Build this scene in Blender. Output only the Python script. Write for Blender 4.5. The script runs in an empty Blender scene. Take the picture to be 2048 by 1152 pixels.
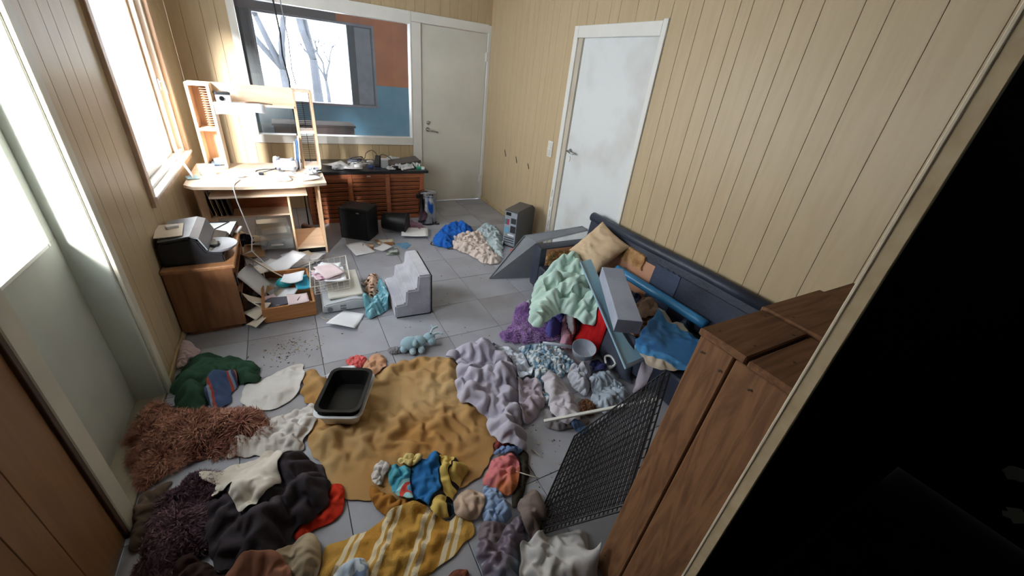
import bpy, bmesh, math, random
import numpy as np
from mathutils import Vector, Matrix, Euler

# ------------------------------------------------------------------ camera, sky, exposure
scene = bpy.context.scene
COL = scene.collection
cam_data = bpy.data.cameras.new('camera')
cam = bpy.data.objects.new('camera', cam_data)
COL.objects.link(cam)
cam_data.sensor_width = 36.0
cam_data.lens = 779.38 / 2048 * 36.0
cam_data.clip_start = 0.02
CAM_R = (0.87708067, -0.46994989, 0.09938104)
CAM_U = (0.15088452, 0.46596954, 0.87184072)
CAM_F = (0.45602999, 0.74967959, -0.47960105)
m = Matrix((CAM_R, CAM_U, tuple(-c for c in CAM_F))).transposed().to_4x4()
m.translation = (0.742, 0.0, 1.6525)
cam.matrix_world = m
scene.camera = cam

world = bpy.data.worlds.new('overcast')
scene.world = world
world.use_nodes = True
bg = world.node_tree.nodes['Background']
bg.inputs['Color'].default_value = (0.90, 0.96, 1.0, 1)
bg.inputs['Strength'].default_value = 9.0
scene.view_settings.view_transform = 'Standard'
scene.view_settings.look = 'None'
scene.view_settings.gamma = 1.0
scene.view_settings.use_curve_mapping = False
scene.view_settings.exposure = 0.7
scene.cycles.max_bounces = 10
scene.cycles.diffuse_bounces = 6
scene.cycles.sample_clamp_indirect = 8.0
scene.cycles.use_denoising = True

sun_data = bpy.data.lights.new('hazy_sun', 'SUN')
sun_data.energy = 30.0; sun_data.angle = math.radians(14); sun_data.color = (1.0, .97, .93)
sun = bpy.data.objects.new('hazy_sun', sun_data); COL.objects.link(sun)
sun.rotation_euler = Vector((0.37, 1.0, -0.40)).to_track_quat('-Z', 'Y').to_euler()

W, D, HT = 3.157, 5.134, 2.5            # room width, depth, height
PI = math.pi
rnd = random.Random(7)
nrng = np.random.default_rng(7)

def portal(loc, rot, sx, sy):
    l = bpy.data.lights.new('daylight_portal', 'AREA')
    l.shape = 'RECTANGLE'; l.size = sx; l.size_y = sy
    l.cycles.is_portal = True
    o = bpy.data.objects.new('daylight_portal', l); COL.objects.link(o)
    o.location = loc; o.rotation_euler = rot
portal((-0.14, 3.66, 1.50), (0, -PI/2, 0), 1.44, 1.44)      # big window in the left wall
portal((-0.20, 1.76, 1.48), (0, -PI/2, 0), 1.1, 0.70)       # glazed door in the left wall
portal((1.45, 8.12, 1.49), (-PI/2, 0, 0), 1.76, 1.25)       # window of the room behind

# ------------------------------------------------------------------ materials
def lin(c):
    return tuple(((v/255)/12.92 if v/255 <= .04045 else ((v/255+.055)/1.055)**2.4) for v in c)

MATS = {}
def mat(key, rgb, rough=.6, var=.12, vscale=6., bump=0., bscale=60., metal=0., spec=.4, rgb2=None, lo=.35, hi=.65,
        sheen=0., coord='Object', stretch=(1, 1, 1), detail=4.0):
    """principled material: base colour mixed with a second tone by noise, plus fine relief"""
    if key in MATS: return MATS[key]
    mt = bpy.data.materials.new(key); mt.use_nodes = True
    nt = mt.node_tree; N = nt.nodes; L = nt.links
    b = N['Principled BSDF']
    b.inputs['Roughness'].default_value = rough
    b.inputs['Metallic'].default_value = metal
    b.inputs['Specular IOR Level'].default_value = spec
    if sheen: b.inputs['Sheen Weight'].default_value = sheen
    c1 = lin(rgb)
    c2 = lin(rgb2) if rgb2 else tuple(v*(1-var*2) for v in c1)
    tc = N.new('ShaderNodeTexCoord'); mp = N.new('ShaderNodeMapping')
    mp.inputs['Scale'].default_value = stretch
    L.new(tc.outputs[coord], mp.inputs['Vector'])
    nz = N.new('ShaderNodeTexNoise'); nz.inputs['Scale'].default_value = vscale; nz.inputs['Detail'].default_value = detail
    L.new(mp.outputs[0], nz.inputs['Vector'])
    rp = N.new('ShaderNodeValToRGB')
    rp.color_ramp.elements[0].position = lo; rp.color_ramp.elements[1].position = hi
    rp.color_ramp.elements[0].color = (*c1, 1); rp.color_ramp.elements[1].color = (*c2, 1)
    L.new(nz.outputs['Fac'], rp.inputs['Fac']); L.new(rp.outputs[0], b.inputs['Base Color'])
    if bump:
        n2 = N.new('ShaderNodeTexNoise'); n2.inputs['Scale'].default_value = bscale; n2.inputs['Detail'].default_value = 6
        L.new(mp.outputs[0], n2.inputs['Vector'])
        bp = N.new('ShaderNodeBump'); bp.inputs['Strength'].default_value = bump; bp.inputs['Distance'].default_value = .01
        L.new(n2.outputs['Fac'], bp.inputs['Height']); L.new(bp.outputs[0], b.inputs['Normal'])
    MATS[key] = mt
    return mt

def wood(key, rgb, rgb2, scale=3., stretch=(1, 1, 12), rough=.5, bump=.15, dist=4.):
    """grain: a stretched, distorted noise; stretch > 1 across the grain"""
    if key in MATS: return MATS[key]
    mt = bpy.data.materials.new(key); mt.use_nodes = True
    nt = mt.node_tree; N = nt.nodes; L = nt.links; b = N['Principled BSDF']
    b.inputs['Roughness'].default_value = rough; b.inputs['Specular IOR Level'].default_value = .35
    tc = N.new('ShaderNodeTexCoord'); mp = N.new('ShaderNodeMapping'); mp.inputs['Scale'].default_value = stretch
    L.new(tc.outputs['Object'], mp.inputs['Vector'])
    nz = N.new('ShaderNodeTexNoise'); nz.inputs['Scale'].default_value = scale; nz.inputs['Detail'].default_value = 6
    nz.inputs['Distortion'].default_value = dist*.3
    L.new(mp.outputs[0], nz.inputs['Vector'])
    rp = N.new('ShaderNodeValToRGB'); rp.color_ramp.elements[0].position = .38; rp.color_ramp.elements[1].position = .66
    rp.color_ramp.elements[0].color = (*lin(rgb), 1); rp.color_ramp.elements[1].color = (*lin(rgb2), 1)
    L.new(nz.outputs['Fac'], rp.inputs['Fac']); L.new(rp.outputs[0], b.inputs['Base Color'])
    bp = N.new('ShaderNodeBump'); bp.inputs['Strength'].default_value = bump; bp.inputs['Distance'].default_value = .004
    L.new(nz.outputs['Fac'], bp.inputs['Height']); L.new(bp.outputs[0], b.inputs['Normal'])
    MATS[key] = mt
    return mt

def patterned(key, cols, scale=14., rough=.8, kind='noise', bump=.2, bscale=40., stretch=(1, 1, 1), sheen=0., rot=0., spec=.2):
    """printed cloth: constant colour steps over a noise / voronoi / wave"""
    if key in MATS: return MATS[key]
    mt = bpy.data.materials.new(key); mt.use_nodes = True
    nt = mt.node_tree; N = nt.nodes; L = nt.links; b = N['Principled BSDF']
    b.inputs['Roughness'].default_value = rough; b.inputs['Specular IOR Level'].default_value = spec
    if sheen: b.inputs['Sheen Weight'].default_value = sheen
    tc = N.new('ShaderNodeTexCoord'); mp = N.new('ShaderNodeMapping'); mp.inputs['Scale'].default_value = stretch
    mp.inputs['Rotation'].default_value = (0, 0, rot)
    L.new(tc.outputs['UV'], mp.inputs['Vector'])
    if kind == 'voronoi':
        t = N.new('ShaderNodeTexVoronoi'); t.inputs['Scale'].default_value = scale; out = t.outputs['Distance']
    elif kind == 'wave':
        t = N.new('ShaderNodeTexWave'); t.inputs['Scale'].default_value = scale; t.inputs['Distortion'].default_value = .4; out = t.outputs['Fac']
    else:
        t = N.new('ShaderNodeTexNoise'); t.inputs['Scale'].default_value = scale; t.inputs['Detail'].default_value = 2; out = t.outputs['Fac']
    L.new(mp.outputs[0], t.inputs['Vector'])
    rp = N.new('ShaderNodeValToRGB'); rp.color_ramp.interpolation = 'CONSTANT'
    el = rp.color_ramp.elements
    el[0].position = cols[0][0]; el[0].color = (*lin(cols[0][1]), 1)
    el[1].position = cols[1][0]; el[1].color = (*lin(cols[1][1]), 1)
    for p, c in cols[2:]:
        e = el.new(p); e.color = (*lin(c), 1)
    L.new(out, rp.inputs['Fac']); L.new(rp.outputs[0], b.inputs['Base Color'])
    n2 = N.new('ShaderNodeTexNoise'); n2.inputs['Scale'].default_value = bscale
    L.new(tc.outputs['Object'], n2.inputs['Vector'])
    bp = N.new('ShaderNodeBump'); bp.inputs['Strength'].default_value = bump; bp.inputs['Distance'].default_value = .01
    L.new(n2.outputs['Fac'], bp.inputs['Height']); L.new(bp.outputs[0], b.inputs['Normal'])
    MATS[key] = mt
    return mt

def fabric(key, rgb, rgb2=None, **k):
    k.setdefault('rough', .9); k.setdefault('bump', .5); k.setdefault('bscale', 24.); k.setdefault('spec', .15)
    k.setdefault('vscale', 5.); k.setdefault('var', .08)
    return mat(key, rgb, rgb2=rgb2, **k)

def glass(key, tint=(1, 1, 1), refl=.5, dust=0., dustcol=(200, 210, 215)):
    """thin pane: clear with a fresnel reflection and a film of dust"""
    mt = bpy.data.materials.new(key); mt.use_nodes = True
    nt = mt.node_tree; N = nt.nodes; L = nt.links
    N.remove(N['Principled BSDF'])
    tr = N.new('ShaderNodeBsdfTransparent'); tr.inputs[0].default_value = (*tint, 1)
    gl = N.new('ShaderNodeBsdfGlossy'); gl.inputs['Roughness'].default_value = .02
    fr = N.new('ShaderNodeFresnel'); fr.inputs['IOR'].default_value = 1.3 + refl*.3
    ge = N.new('ShaderNodeNewGeometry'); iv = N.new('ShaderNodeMath'); iv.operation = 'SUBTRACT'; iv.inputs[0].default_value = 1.0
    L.new(ge.outputs['Backfacing'], iv.inputs[1])
    ml = N.new('ShaderNodeMath'); ml.operation = 'MULTIPLY'      # only the entering face of the pane reflects
    L.new(fr.outputs[0], ml.inputs[0]); L.new(iv.outputs[0], ml.inputs[1])
    mx = N.new('ShaderNodeMixShader')
    L.new(ml.outputs[0], mx.inputs[0]); L.new(tr.outputs[0], mx.inputs[1]); L.new(gl.outputs[0], mx.inputs[2])
    out = mx
    if dust:
        df = N.new('ShaderNodeBsdfDiffuse'); df.inputs[0].default_value = (*lin(dustcol), 1)
        m2 = N.new('ShaderNodeMixShader'); m2.inputs[0].default_value = dust
        L.new(mx.outputs[0], m2.inputs[1]); L.new(df.outputs[0], m2.inputs[2]); out = m2
    L.new(out.outputs[0], N['Material Output'].inputs['Surface'])
    MATS[key] = mt
    return mt

# ------------------------------------------------------------------ mesh helpers
def BM(): return bmesh.new()

def box(bm, x0, x1, y0, y1, z0, z1, bev=0., mtx=None, seg=1):
    r = bmesh.ops.create_cube(bm, size=1.0)
    vs = r['verts']
    for v in vs:
        v.co = Vector((x0 + (v.co.x+.5)*(x1-x0), y0 + (v.co.y+.5)*(y1-y0), z0 + (v.co.z+.5)*(z1-z0)))
    if bev:
        es = list({e for v in vs for e in v.link_edges})
        res = bmesh.ops.bevel(bm, geom=es, offset=bev, segments=seg, affect='EDGES', profile=.5)
        vs = list({v for f in res['faces'] for v in f.verts} | {v for v in vs if v.is_valid})
    if mtx is not None: bmesh.ops.transform(bm, matrix=mtx, verts=[v for v in vs if v.is_valid])
    return bm

def tube(bm, pts, r, n=6, cap=True, closed=False):
    pts = [Vector(p) for p in pts]; rings = []
    k = len(pts); up = Vector((0, 0, 1))
    rr = r if isinstance(r, (list, tuple)) else [r]*k
    prev = None
    for i, p in enumerate(pts):
        a = pts[(i-1) % k] if (i > 0 or closed) else p
        b = pts[(i+1) % k] if (i < k-1 or closed) else p
        t = (b-a)
        t = t.normalized() if t.length > 1e-9 else up
        if prev is None:
            s = t.cross(up)
            if s.length < 1e-3: s = t.cross(Vector((1, 0, 0)))
        else:
            s = prev - t*prev.dot(t)
            if s.length < 1e-4: s = t.cross(up) if t.cross(up).length > 1e-3 else t.cross(Vector((1, 0, 0)))
        s.normalize(); prev = s; q = t.cross(s)
        rings.append([bm.verts.new(p + (s*math.cos(2*PI*j/n) + q*math.sin(2*PI*j/n))*rr[i]) for j in range(n)])
    m_ = k if closed else k-1
    for i in range(m_):
        A, B = rings[i], rings[(i+1) % k]
        for j in range(n):
            bm.faces.new((A[j], A[(j+1) % n], B[(j+1) % n], B[j]))
    if cap and not closed:
        bm.faces.new(rings[0][::-1]); bm.faces.new(rings[-1])
    return bm

def lathe(bm, prof, n=24, loc=(0, 0, 0), sx=1., sy=1.):
    rings = []
    for r, z in prof:
        rings.append([bm.verts.new((loc[0]+r*sx*math.cos(2*PI*j/n), loc[1]+r*sy*math.sin(2*PI*j/n), loc[2]+z)) for j in range(n)])
    for A, B in zip(rings, rings[1:]):
        for j in range(n): bm.faces.new((A[j], A[(j+1) % n], B[(j+1) % n], B[j]))
    if prof[0][0] > 1e-6: bm.faces.new(rings[0][::-1])
    if prof[-1][0] > 1e-6: bm.faces.new(rings[-1])
    bmesh.ops.remove_doubles(bm, verts=bm.verts, dist=1e-6)
    return bm

def prism(bm, poly, vec, close=True):
    """extrude a closed 3-D polygon by a vector"""
    a = [bm.verts.new(p) for p in poly]; v = Vector(vec)
    b = [bm.verts.new(Vector(p)+v) for p in poly]
    n = len(a)
    bm.faces.new(a[::-1]); bm.faces.new(b)
    for i in range(n): bm.faces.new((a[i], a[(i+1) % n], b[(i+1) % n], b[i]))
    bmesh.ops.recalc_face_normals(bm, faces=bm.faces)
    return bm

def blob(bm, c, r, n=10, mtx=None):
    """rounded ellipsoid lump, r = (rx, ry, rz)"""
    res = bmesh.ops.create_uvsphere(bm, u_segments=n+4, v_segments=n, radius=1.0)
    for v in res['verts']:
        v.co = Vector((v.co.x*r[0], v.co.y*r[1], v.co.z*r[2]))
        if mtx is not None: v.co = mtx @ v.co
        v.co += Vector(c)
    return bm

def link(name, bm, material, parent=None, smooth=False, loc=None, rot=None, angle=None):
    me = bpy.data.meshes.new(name)
    bm.normal_update(); bm.to_mesh(me); bm.free()
    if material: me.materials.append(material)
    if smooth:
        me.polygons.foreach_set('use_smooth', [True]*len(me.polygons))
        if angle: 
            try: me.set_sharp_from_angle(angle=angle)
            except Exception: pass
    o = bpy.data.objects.new(name, me); COL.objects.link(o)
    if parent is not None: o.parent = parent
    if loc is not None: o.location = loc
    if rot is not None: o.rotation_euler = rot
    return o

def like(src, name, parent=None, loc=(0, 0, 0), rot=(0, 0, 0), scale=(1, 1, 1)):
    o = bpy.data.objects.new(name, src.data); COL.objects.link(o)
    if parent is not None: o.parent = parent
    o.location = loc; o.rotation_euler = rot; o.scale = scale
    return o

def tag(o, label, cat, group=None, kind=None):
    o['label'] = label; o['category'] = cat
    if group: o['group'] = group
    if kind: o['kind'] = kind
    return o

def thing(name, label, cat, loc=(0, 0, 0), rz=0., group=None, rot=None):
    o = bpy.data.objects.new(name, None); COL.objects.link(o)
    o.empty_display_size = .05
    o.location = loc; o.rotation_euler = rot if rot else (0, 0, rz)
    return tag(o, label, cat, group)

def struct(o): o['kind'] = 'structure'; return o

def rotm(axis, a): return Matrix.Rotation(a, 4, axis)
def at(x, y, z): return Matrix.Translation((x, y, z))

# ------------------------------------------------------------------ palette
M_panel = wood('wall_panel', (186, 167, 135), (181, 161, 129), scale=2., stretch=(10, 10, 1), rough=.42, bump=.04)
M_panel_brown = wood('wall_panel_brown', (150, 110, 70), (136, 98, 62), scale=2., stretch=(10, 10, 1), rough=.45, bump=.05)
M_groove = mat('panel_groove', (138, 118, 88), .8)
M_white = mat('white_paint', (222, 222, 218), .4, var=.02, bump=.02)
M_white_dirty = mat('white_paint_scuffed', (214, 218, 220), .42, rgb2=(190, 190, 184), vscale=2.2, lo=.5, hi=.8, bump=.03)
M_door = mat('door_paint', (215, 214, 206), .38, rgb2=(203, 202, 194), vscale=2., bump=.02)
M_reveal = mat('reveal_paint', (186, 190, 182), .5, var=.04, bump=.03)
M_frame_wood = wood('window_wood', (192, 166, 144), (172, 144, 120), scale=3., stretch=(8, 8, 1), rough=.4, bump=.05)
M_dark_edge = mat('dark_brown_edge', (84, 60, 44), .6)
M_steel = mat('brushed_steel', (190, 190, 190), .28, metal=1., var=.05)
M_ceiling = mat('ceiling_board', (205, 200, 188), .8, var=.03)
M_tile = mat('floor_tile', (164, 167, 177), .42, rgb2=(146, 147, 155), vscale=3.5, lo=.3, hi=.75, bump=.08, bscale=25., coord='Object', spec=.45)
M_tile2 = mat('floor_tile_worn', (160, 162, 171), .45, rgb2=(136, 134, 138), vscale=2.5, lo=.35, hi=.7, bump=.08, bscale=25., spec=.45)
M_grout = mat('floor_grout', (70, 66, 64), .9)
M_hall = mat('hall_unlit_black', (14, 13, 12), .95, var=.3, spec=.05)  # near-black colour puts the unlit hall's darkness into the surface
M_orange = mat('orange_plaster', (178, 106, 52), .85, rgb2=(160, 92, 46), vscale=3., bump=.3, bscale=90.)
M_blue = mat('blue_plaster', (92, 142, 166), .85, rgb2=(80, 128, 152), vscale=3., bump=.3, bscale=90.)
G_clear = glass('window_glass', (1, 1, 1), .5)
G_inner = glass('inner_glass', (.96, .98, 1), .7, dust=.07)  # the dust film also stands in for the pane's hazy reflections
M_snow = mat('pale_ground', (215, 220, 225), .9, var=.05)
M_bark = mat('pale_bark', (34, 38, 46), .9, var=.2, vscale=3.)

# ------------------------------------------------------------------ floor: grid of 40 cm tiles
S = .4001; TX, TY = 1.9473, 2.8987
bm = BM(); box(bm, -.02, W+.02, .165, D+.02, -.06, -.004)
floor = struct(link('floor', bm, M_grout))
floor['label'] = 'grey square floor tiles with dark joints'
bm = BM(); box(bm, -S/2+.0016, S/2-.0016, -S/2+.0016, S/2-.0016, -.02, 0, bev=.0015)
tile0 = link('tile', bm, M_tile, floor)
bm = BM(); box(bm, -S/2+.0016, S/2-.0016, -S/2+.0016, S/2-.0016, -.02, 0, bev=.0015)
tile1 = link('tile', bm, M_tile2, floor)
first = {0: tile0, 1: tile1}
xs = []
x = TX + S/2
while x - S/2 > 0: x -= S
xs = [x + i*S for i in range(10)]
y = TY + S/2
while y - S/2 > .1: y -= S
ys = [y + i*S for i in range(15)]
for ty in ys:
    for tx in xs:
        x0, x1 = max(tx-S/2, 0), min(tx+S/2, W); y0, y1 = max(ty-S/2, .165), min(ty+S/2, D)
        if x1-x0 < .03 or y1-y0 < .03: continue
        k = 1 if rnd.random() < .4 else 0
        full = (x1-x0) > S-.002 and (y1-y0) > S-.002
        if full and first[k] is not None:
            o = first[k]; first[k] = None
        else:
            o = like((tile0, tile1)[k], 'tile', floor)
        o.location = ((x0+x1)/2, (y0+y1)/2, rnd.uniform(-.0012, .0006))
        o.scale = ((x1-x0)/S, (y1-y0)/S, 1)
        o.rotation_euler = (0, 0, rnd.choice((0, PI)) if full else 0)

# ------------------------------------------------------------------ panelled walls
WIDTHS = [.11, .15, .11, .14, .20, .19, .11, .18, .11, .10, .17, .08]
def strips(a, b, shift=0):
    out = []; i = shift; p = a
    while p < b - .04:
        w = WIDTHS[i % len(WIDTHS)]; i += 1
        q = min(p + w, b)
        if b - q < .05: q = b
        out.append((p, q)); p = q
    return out

def panel_wall(name, axis, plane, outward, spans, thick=.1, material=M_panel):
    """spans: list of (a, b, [(z0, z1), ...]) along the wall; backing wall + one board per strip"""
    bm = BM()
    for a, b, zz in spans:
        for z0, z1 in zz:
            t0, t1 = sorted((plane + outward*.012, plane + outward*thick))
            if axis == 'y': box(bm, t0, t1, a, b, z0, z1)
            else: box(bm, a, b, t0, t1, z0, z1)
    wall = struct(link(name, bm, M_groove))
    sh = 0
    for a, b, zz in spans:
        for p, q in strips(a, b, sh):
            for z0, z1 in zz:
                bm = BM(); t0, t1 = sorted((plane, plane + outward*.013))
                g = .0011
                if axis == 'y': box(bm, t0, t1, p+g, q-g, z0, z1, bev=.0015)
                else: box(bm, p+g, q-g, t0, t1, z0, z1, bev=.0015)
                link('panel', bm, material, wall)
        sh += 3
    return wall

wall_left = panel_wall('wall_left', 'y', 0, -1, [
    (2.19, 2.94, [(0, HT)]), (2.94, 4.385, [(0, .75), (2.22, HT)]), (4.385, D, [(0, HT)]), (1.38, 2.19, [(2.12, HT)])], thick=.2)
wall_left['label'] = 'beige panelled wall with the big window'
wall_near_left = panel_wall('wall_left_near', 'y', 0, -1, [(.1, 1.335, [(0, HT)])], thick=.2, material=M_panel_brown)
wall_right = panel_wall('wall_right', 'y', W, 1, [
    (.168, 2.32, [(0, HT)]), (2.32, 3.386, [(2.075, HT)]), (3.386, D, [(0, HT)])])
wall_back = panel_wall('wall_back', 'x', D, 1, [
    (0, .47, [(0, HT)]), (.47, 2.22, [(0, .76), (2.13, HT)]), (2.22, W, [(2.13, HT)])])
bm = BM(); box(bm, -.2, W+.2, -.95, D+.1, HT, HT+.08)
ceiling = struct(link('ceiling', bm, M_ceiling))

# near wall with the doorway the photo was taken from, and the dark hall behind it
JX = 1.36
bm = BM(); box(bm, JX+.003, 3.4, .149, .167, 0, HT)
wall_front = struct(link('wall_front', bm, M_hall))
wall_front['label'] = 'dark hall side of the wall beside the doorway'
bm = BM(); box(bm, JX-.004, JX+.003, .148, .168, 0, HT, bev=.001)
trim_1 = struct(link('trim_1', bm, mat('fibreboard_edge', (196, 176, 142), .7, rgb2=(182, 160, 126), vscale=30., bump=.1)))
trim_1['label'] = 'pale fibreboard edge of the doorway in front of the crate'
bm = BM(); box(bm, JX-.006, JX+.0, .1655, .170, 0, HT, bev=.001)
link('jamb_highlight', bm, mat('jamb_highlight', (226, 212, 184), .6), trim_1)  # paler strip paints the highlight on the room-side corner
bm = BM(); box(bm, -.3, .15, .05, .1, 0, HT); 
wall_front2 = struct(link('wall_front_left', bm, M_hall))
bm = BM()
box(bm, -.35, 3.45, -1.0, -.95, 0, HT); box(bm, -.35, -.3, -.95, .1, 0, HT); box(bm, 3.4, 3.45, -.95, .17, 0, HT); box(bm, -.35, 3.45, -1., .16, -.06, -.006)
hall = struct(link('wall_hall', bm, M_hall))
for i, (ty_, tz_, sy_, sz_) in enumerate([(-.145, .31, .045, .04), (-.235, .13, .04, .04)]):
    bm = BM(); n = 14; ring = [(3.398, ty_+math.cos(2*PI*j/n)*sy_*rnd.uniform(.6, 1.2), tz_+math.sin(2*PI*j/n)*sz_*rnd.uniform(.6, 1.2)) for j in range(n)]
    prism(bm, ring, (-.004, 0, 0)); link('torn_paper', bm, mat('torn_paper', (150, 146, 134), .9), hall)
# ------------------------------------------------------------------ window_1: left wall
def frame_bars(bm, axis, plane0, plane1, a0, a1, z0, z1, w, bev=.003):
    for (p, q, r, s) in ((a0, a0+w, z0, z1), (a1-w, a1, z0, z1), (a0+w, a1-w, z0, z0+w), (a0+w, a1-w, z1-w, z1)):
        if axis == 'y': box(bm, plane0, plane1, p, q, r, s, bev=bev)
        else: box(bm, p, q, plane0, plane1, r, s, bev=bev)
window_1 = thing('window_1', 'large overexposed window in the left wall', 'window', (0, 3.66, .75)); window_1['kind'] = 'structure'; del window_1['category']
def wpart(name, bm, mt, root, sub=None, **k):
    o = link(name, bm, mt, sub or root, **k); l = root.location
    if sub is None: o.matrix_local = Matrix.Translation((-l[0], -l[1], -l[2]))
    return o
bm = BM(); frame_bars(bm, 'y', -.01, .022, 2.94, 4.385, .75, 2.22, .055); wpart('casing', bm, M_frame_wood, window_1)
bm = BM(); frame_bars(bm, 'y', -.16, -.012, 2.985, 4.34, .80, 2.18, .03); wpart('window_frame', bm, M_white, window_1)
bm = BM(); frame_bars(bm, 'y', -.10, -.055, 3.015, 4.12, .83, 2.15, .045); sash1 = wpart('sash', bm, M_white, window_1)
bm = BM(); box(bm, -.12, -.02, 4.12, 4.17, .83, 2.15, bev=.003); wpart('mullion', bm, M_frame_wood, window_1)
bm = BM(); frame_bars(bm, 'y', -.09, -.045, 4.17, 4.31, .83, 2.15, .03); sash2 = wpart('vent_sash', bm, M_frame_wood, window_1)
bm = BM(); box(bm, -.08, -.074, 3.06, 4.075, .875, 2.105); wpart('pane', bm, G_clear, window_1, sub=sash1)
bm = BM(); box(bm, -.08, -.074, 4.2, 4.28, .86, 2.12); wpart('pane', bm, G_clear, window_1, sub=sash2)
bm = BM(); box(bm, -.15, .035, 2.955, 4.37, .79, .81, bev=.004); wpart('window_sill', bm, M_white, window_1)
bm = BM(); box(bm, -.02, -.008, 4.135, 4.155, 1.28, 1.36, bev=.003); tube(bm, [(-.012, 4.145, 1.34), (.02, 4.145, 1.34), (.026, 4.145, 1.26)], .006); wpart('handle', bm, M_steel, window_1)

# ------------------------------------------------------------------ door_3: recessed glazed door in the left wall
door_3 = thing('door_3', 'grey green door with a bright glass pane in a recess', 'door', (-.12, 1.75, 0)); door_3['kind'] = 'structure'; del door_3['category']
bm = BM()
box(bm, -.16, -.12, 1.36, 2.2, 0, .90, bev=.003); box(bm, -.16, -.12, 1.36, 2.2, 1.98, 2.12, bev=.003)
box(bm, -.16, -.12, 1.36, 1.46, .9, 1.98); box(bm, -.16, -.12, 2.045, 2.2, .9, 1.98)
wpart('leaf', bm, M_reveal, door_3)
bm = BM(); frame_bars(bm, 'y', -.125, -.112, 1.45, 2.055, .89, 1.99, .018); wpart('glazing_bead', bm, M_white, door_3)
bm = BM(); box(bm, -.145, -.139, 1.46, 2.045, .9, 1.98); wpart('pane', bm, G_clear, door_3)
bm = BM(); box(bm, -.13, .0, 2.12, 2.19, 0, 2.12, bev=.008, seg=2); box(bm, -.13, .0, 1.36, 1.40, 0, 2.12); wpart('door_jamb', bm, M_reveal, door_3)
bm = BM(); box(bm, -.004, .016, 2.135, 2.195, 0, 2.18, bev=.006, seg=2); box(bm, -.004, .016, 1.345, 1.43, 0, 2.18, bev=.004); box(bm, -.004, .016, 1.43, 2.135, 2.11, 2.18, bev=.004)
wpart('casing', bm, mat('casing_paint', (206, 202, 186), .45, var=.04), door_3)
bm = BM(); box(bm, .0, .012, 1.325, 1.347, 0, 2.18, bev=.002); wpart('edge_strip', bm, M_dark_edge, door_3)
bm = BM(); box(bm, -.2, .0, 1.36, 2.19, -.03, .012, bev=.003); wpart('threshold', bm, mat('threshold', (150, 140, 122), .6), door_3)

# ------------------------------------------------------------------ door_1 (far wall) and window_2 between the rooms
door_1 = thing('door_1', 'plain off-white door in the far corner', 'door', (2.70, D, 0)); door_1['kind'] = 'structure'; del door_1['category']
bm = BM(); box(bm, 2.286, 3.112, D+.005, D+.045, .006, 2.04, bev=.002); leaf = wpart('leaf', bm, M_door, door_1)
bm = BM()
box(bm, 2.17, 2.28, D-.012, D+.1, 0, 2.045, bev=.003); box(bm, 3.118, W, D-.012, D+.1, 0, 2.13, bev=.003); box(bm, 2.17, 3.118, D-.012, D+.1, 2.047, 2.14, bev=.003)
wpart('door_frame', bm, M_white, door_1)
bm = BM(); lathe(bm, [(0, .0), (.026, .0), (.026, .008), (.012, .012), (.012, .03), (0, .03)], 16)
bmesh.ops.rotate(bm, matrix=rotm('X', PI/2), verts=bm.verts); bmesh.ops.translate(bm, vec=(2.36, D+.005, .93), verts=bm.verts)
tube(bm, [(2.36, D-.03, .93), (2.36, D-.045, .93), (2.48, D-.05, .905)], .009, 8); wpart('handle', bm, M_steel, door_1, sub=leaf, smooth=True)
bm = BM(); lathe(bm, [(0, 0), (.024, 0), (.024, .008), (.009, .01), (.009, .016), (0, .016)], 16)
bmesh.ops.rotate(bm, matrix=rotm('X', PI/2), verts=bm.verts); bmesh.ops.translate(bm, vec=(2.365, D+.005, 1.01), verts=bm.verts)
wpart('lock_cylinder', bm, M_steel, door_1, sub=leaf, smooth=True)
for hz in (.25, 1.75):
    bm = BM(); box(bm, 3.10, 3.125, D-.02, D+.01, hz, hz+.1, bev=.004); wpart('hinge', bm, M_white, door_1)

window_2 = thing('window_2', 'inner window looking into the orange and blue room', 'window', (1.34, D, .76)); window_2['kind'] = 'structure'; del window_2['category']
bm = BM()
box(bm, .46, .522, D-.016, D+.1, .74, 2.14, bev=.003); box(bm, 2.155, 2.168, D-.016, D+.1, .74, 2.14, bev=.003)
box(bm, .522, 2.155, D-.016, D+.1, .74, .825, bev=.003); box(bm, .522, 2.155, D-.016, D+.1, 2.02, 2.14, bev=.003)
wpart('window_frame', bm, M_white, window_2)
bm = BM(); box(bm, .522, 2.155, D+.05, D+.056, .825, 2.02); wpart('pane', bm, G_inner, window_2)

# ------------------------------------------------------------------ door_2 (right wall), ajar leaf set back in its frame
door_2 = thing('door_2', 'tall white door with scuffed frame in the right wall', 'door', (W, 2.85, 0)); door_2['kind'] = 'structure'; del door_2['category']
bm = BM()
box(bm, W-.014, W+.1, 3.325, 3.386, 0, 2.075, bev=.003); box(bm, W-.014, W+.1, 2.32, 2.365, 0, 2.085, bev=.003); box(bm, W-.014, W+.1, 2.365, 3.325, 1.985, 2.075, bev=.003)
wpart('door_frame', bm, M_white, door_2)
bm = BM(); box(bm, W+.001, W+.1, 3.265, 3.325, 0, 1.985, bev=.002); wpart('inner_jamb', bm, mat('jamb_mottle', (188, 180, 164), .5, rgb2=(150, 130, 104), vscale=1.5, lo=.6, hi=.75), door_2)  # beige mixed with browner noise patches
bm = BM(); box(bm, W+.02, W+.06, 2.365, 3.265, .004, 1.985, bev=.003); leaf2 = wpart('leaf', bm, M_white_dirty, door_2)
bm = BM(); lathe(bm, [(0, 0), (.024, 0), (.024, .008), (.01, .012), (.01, .045), (0, .045)], 14)
bmesh.ops.rotate(bm, matrix=rotm('Y', -PI/2), verts=bm.verts); bmesh.ops.translate(bm, vec=(W+.02, 3.20, 1.05), verts=bm.verts)
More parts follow.
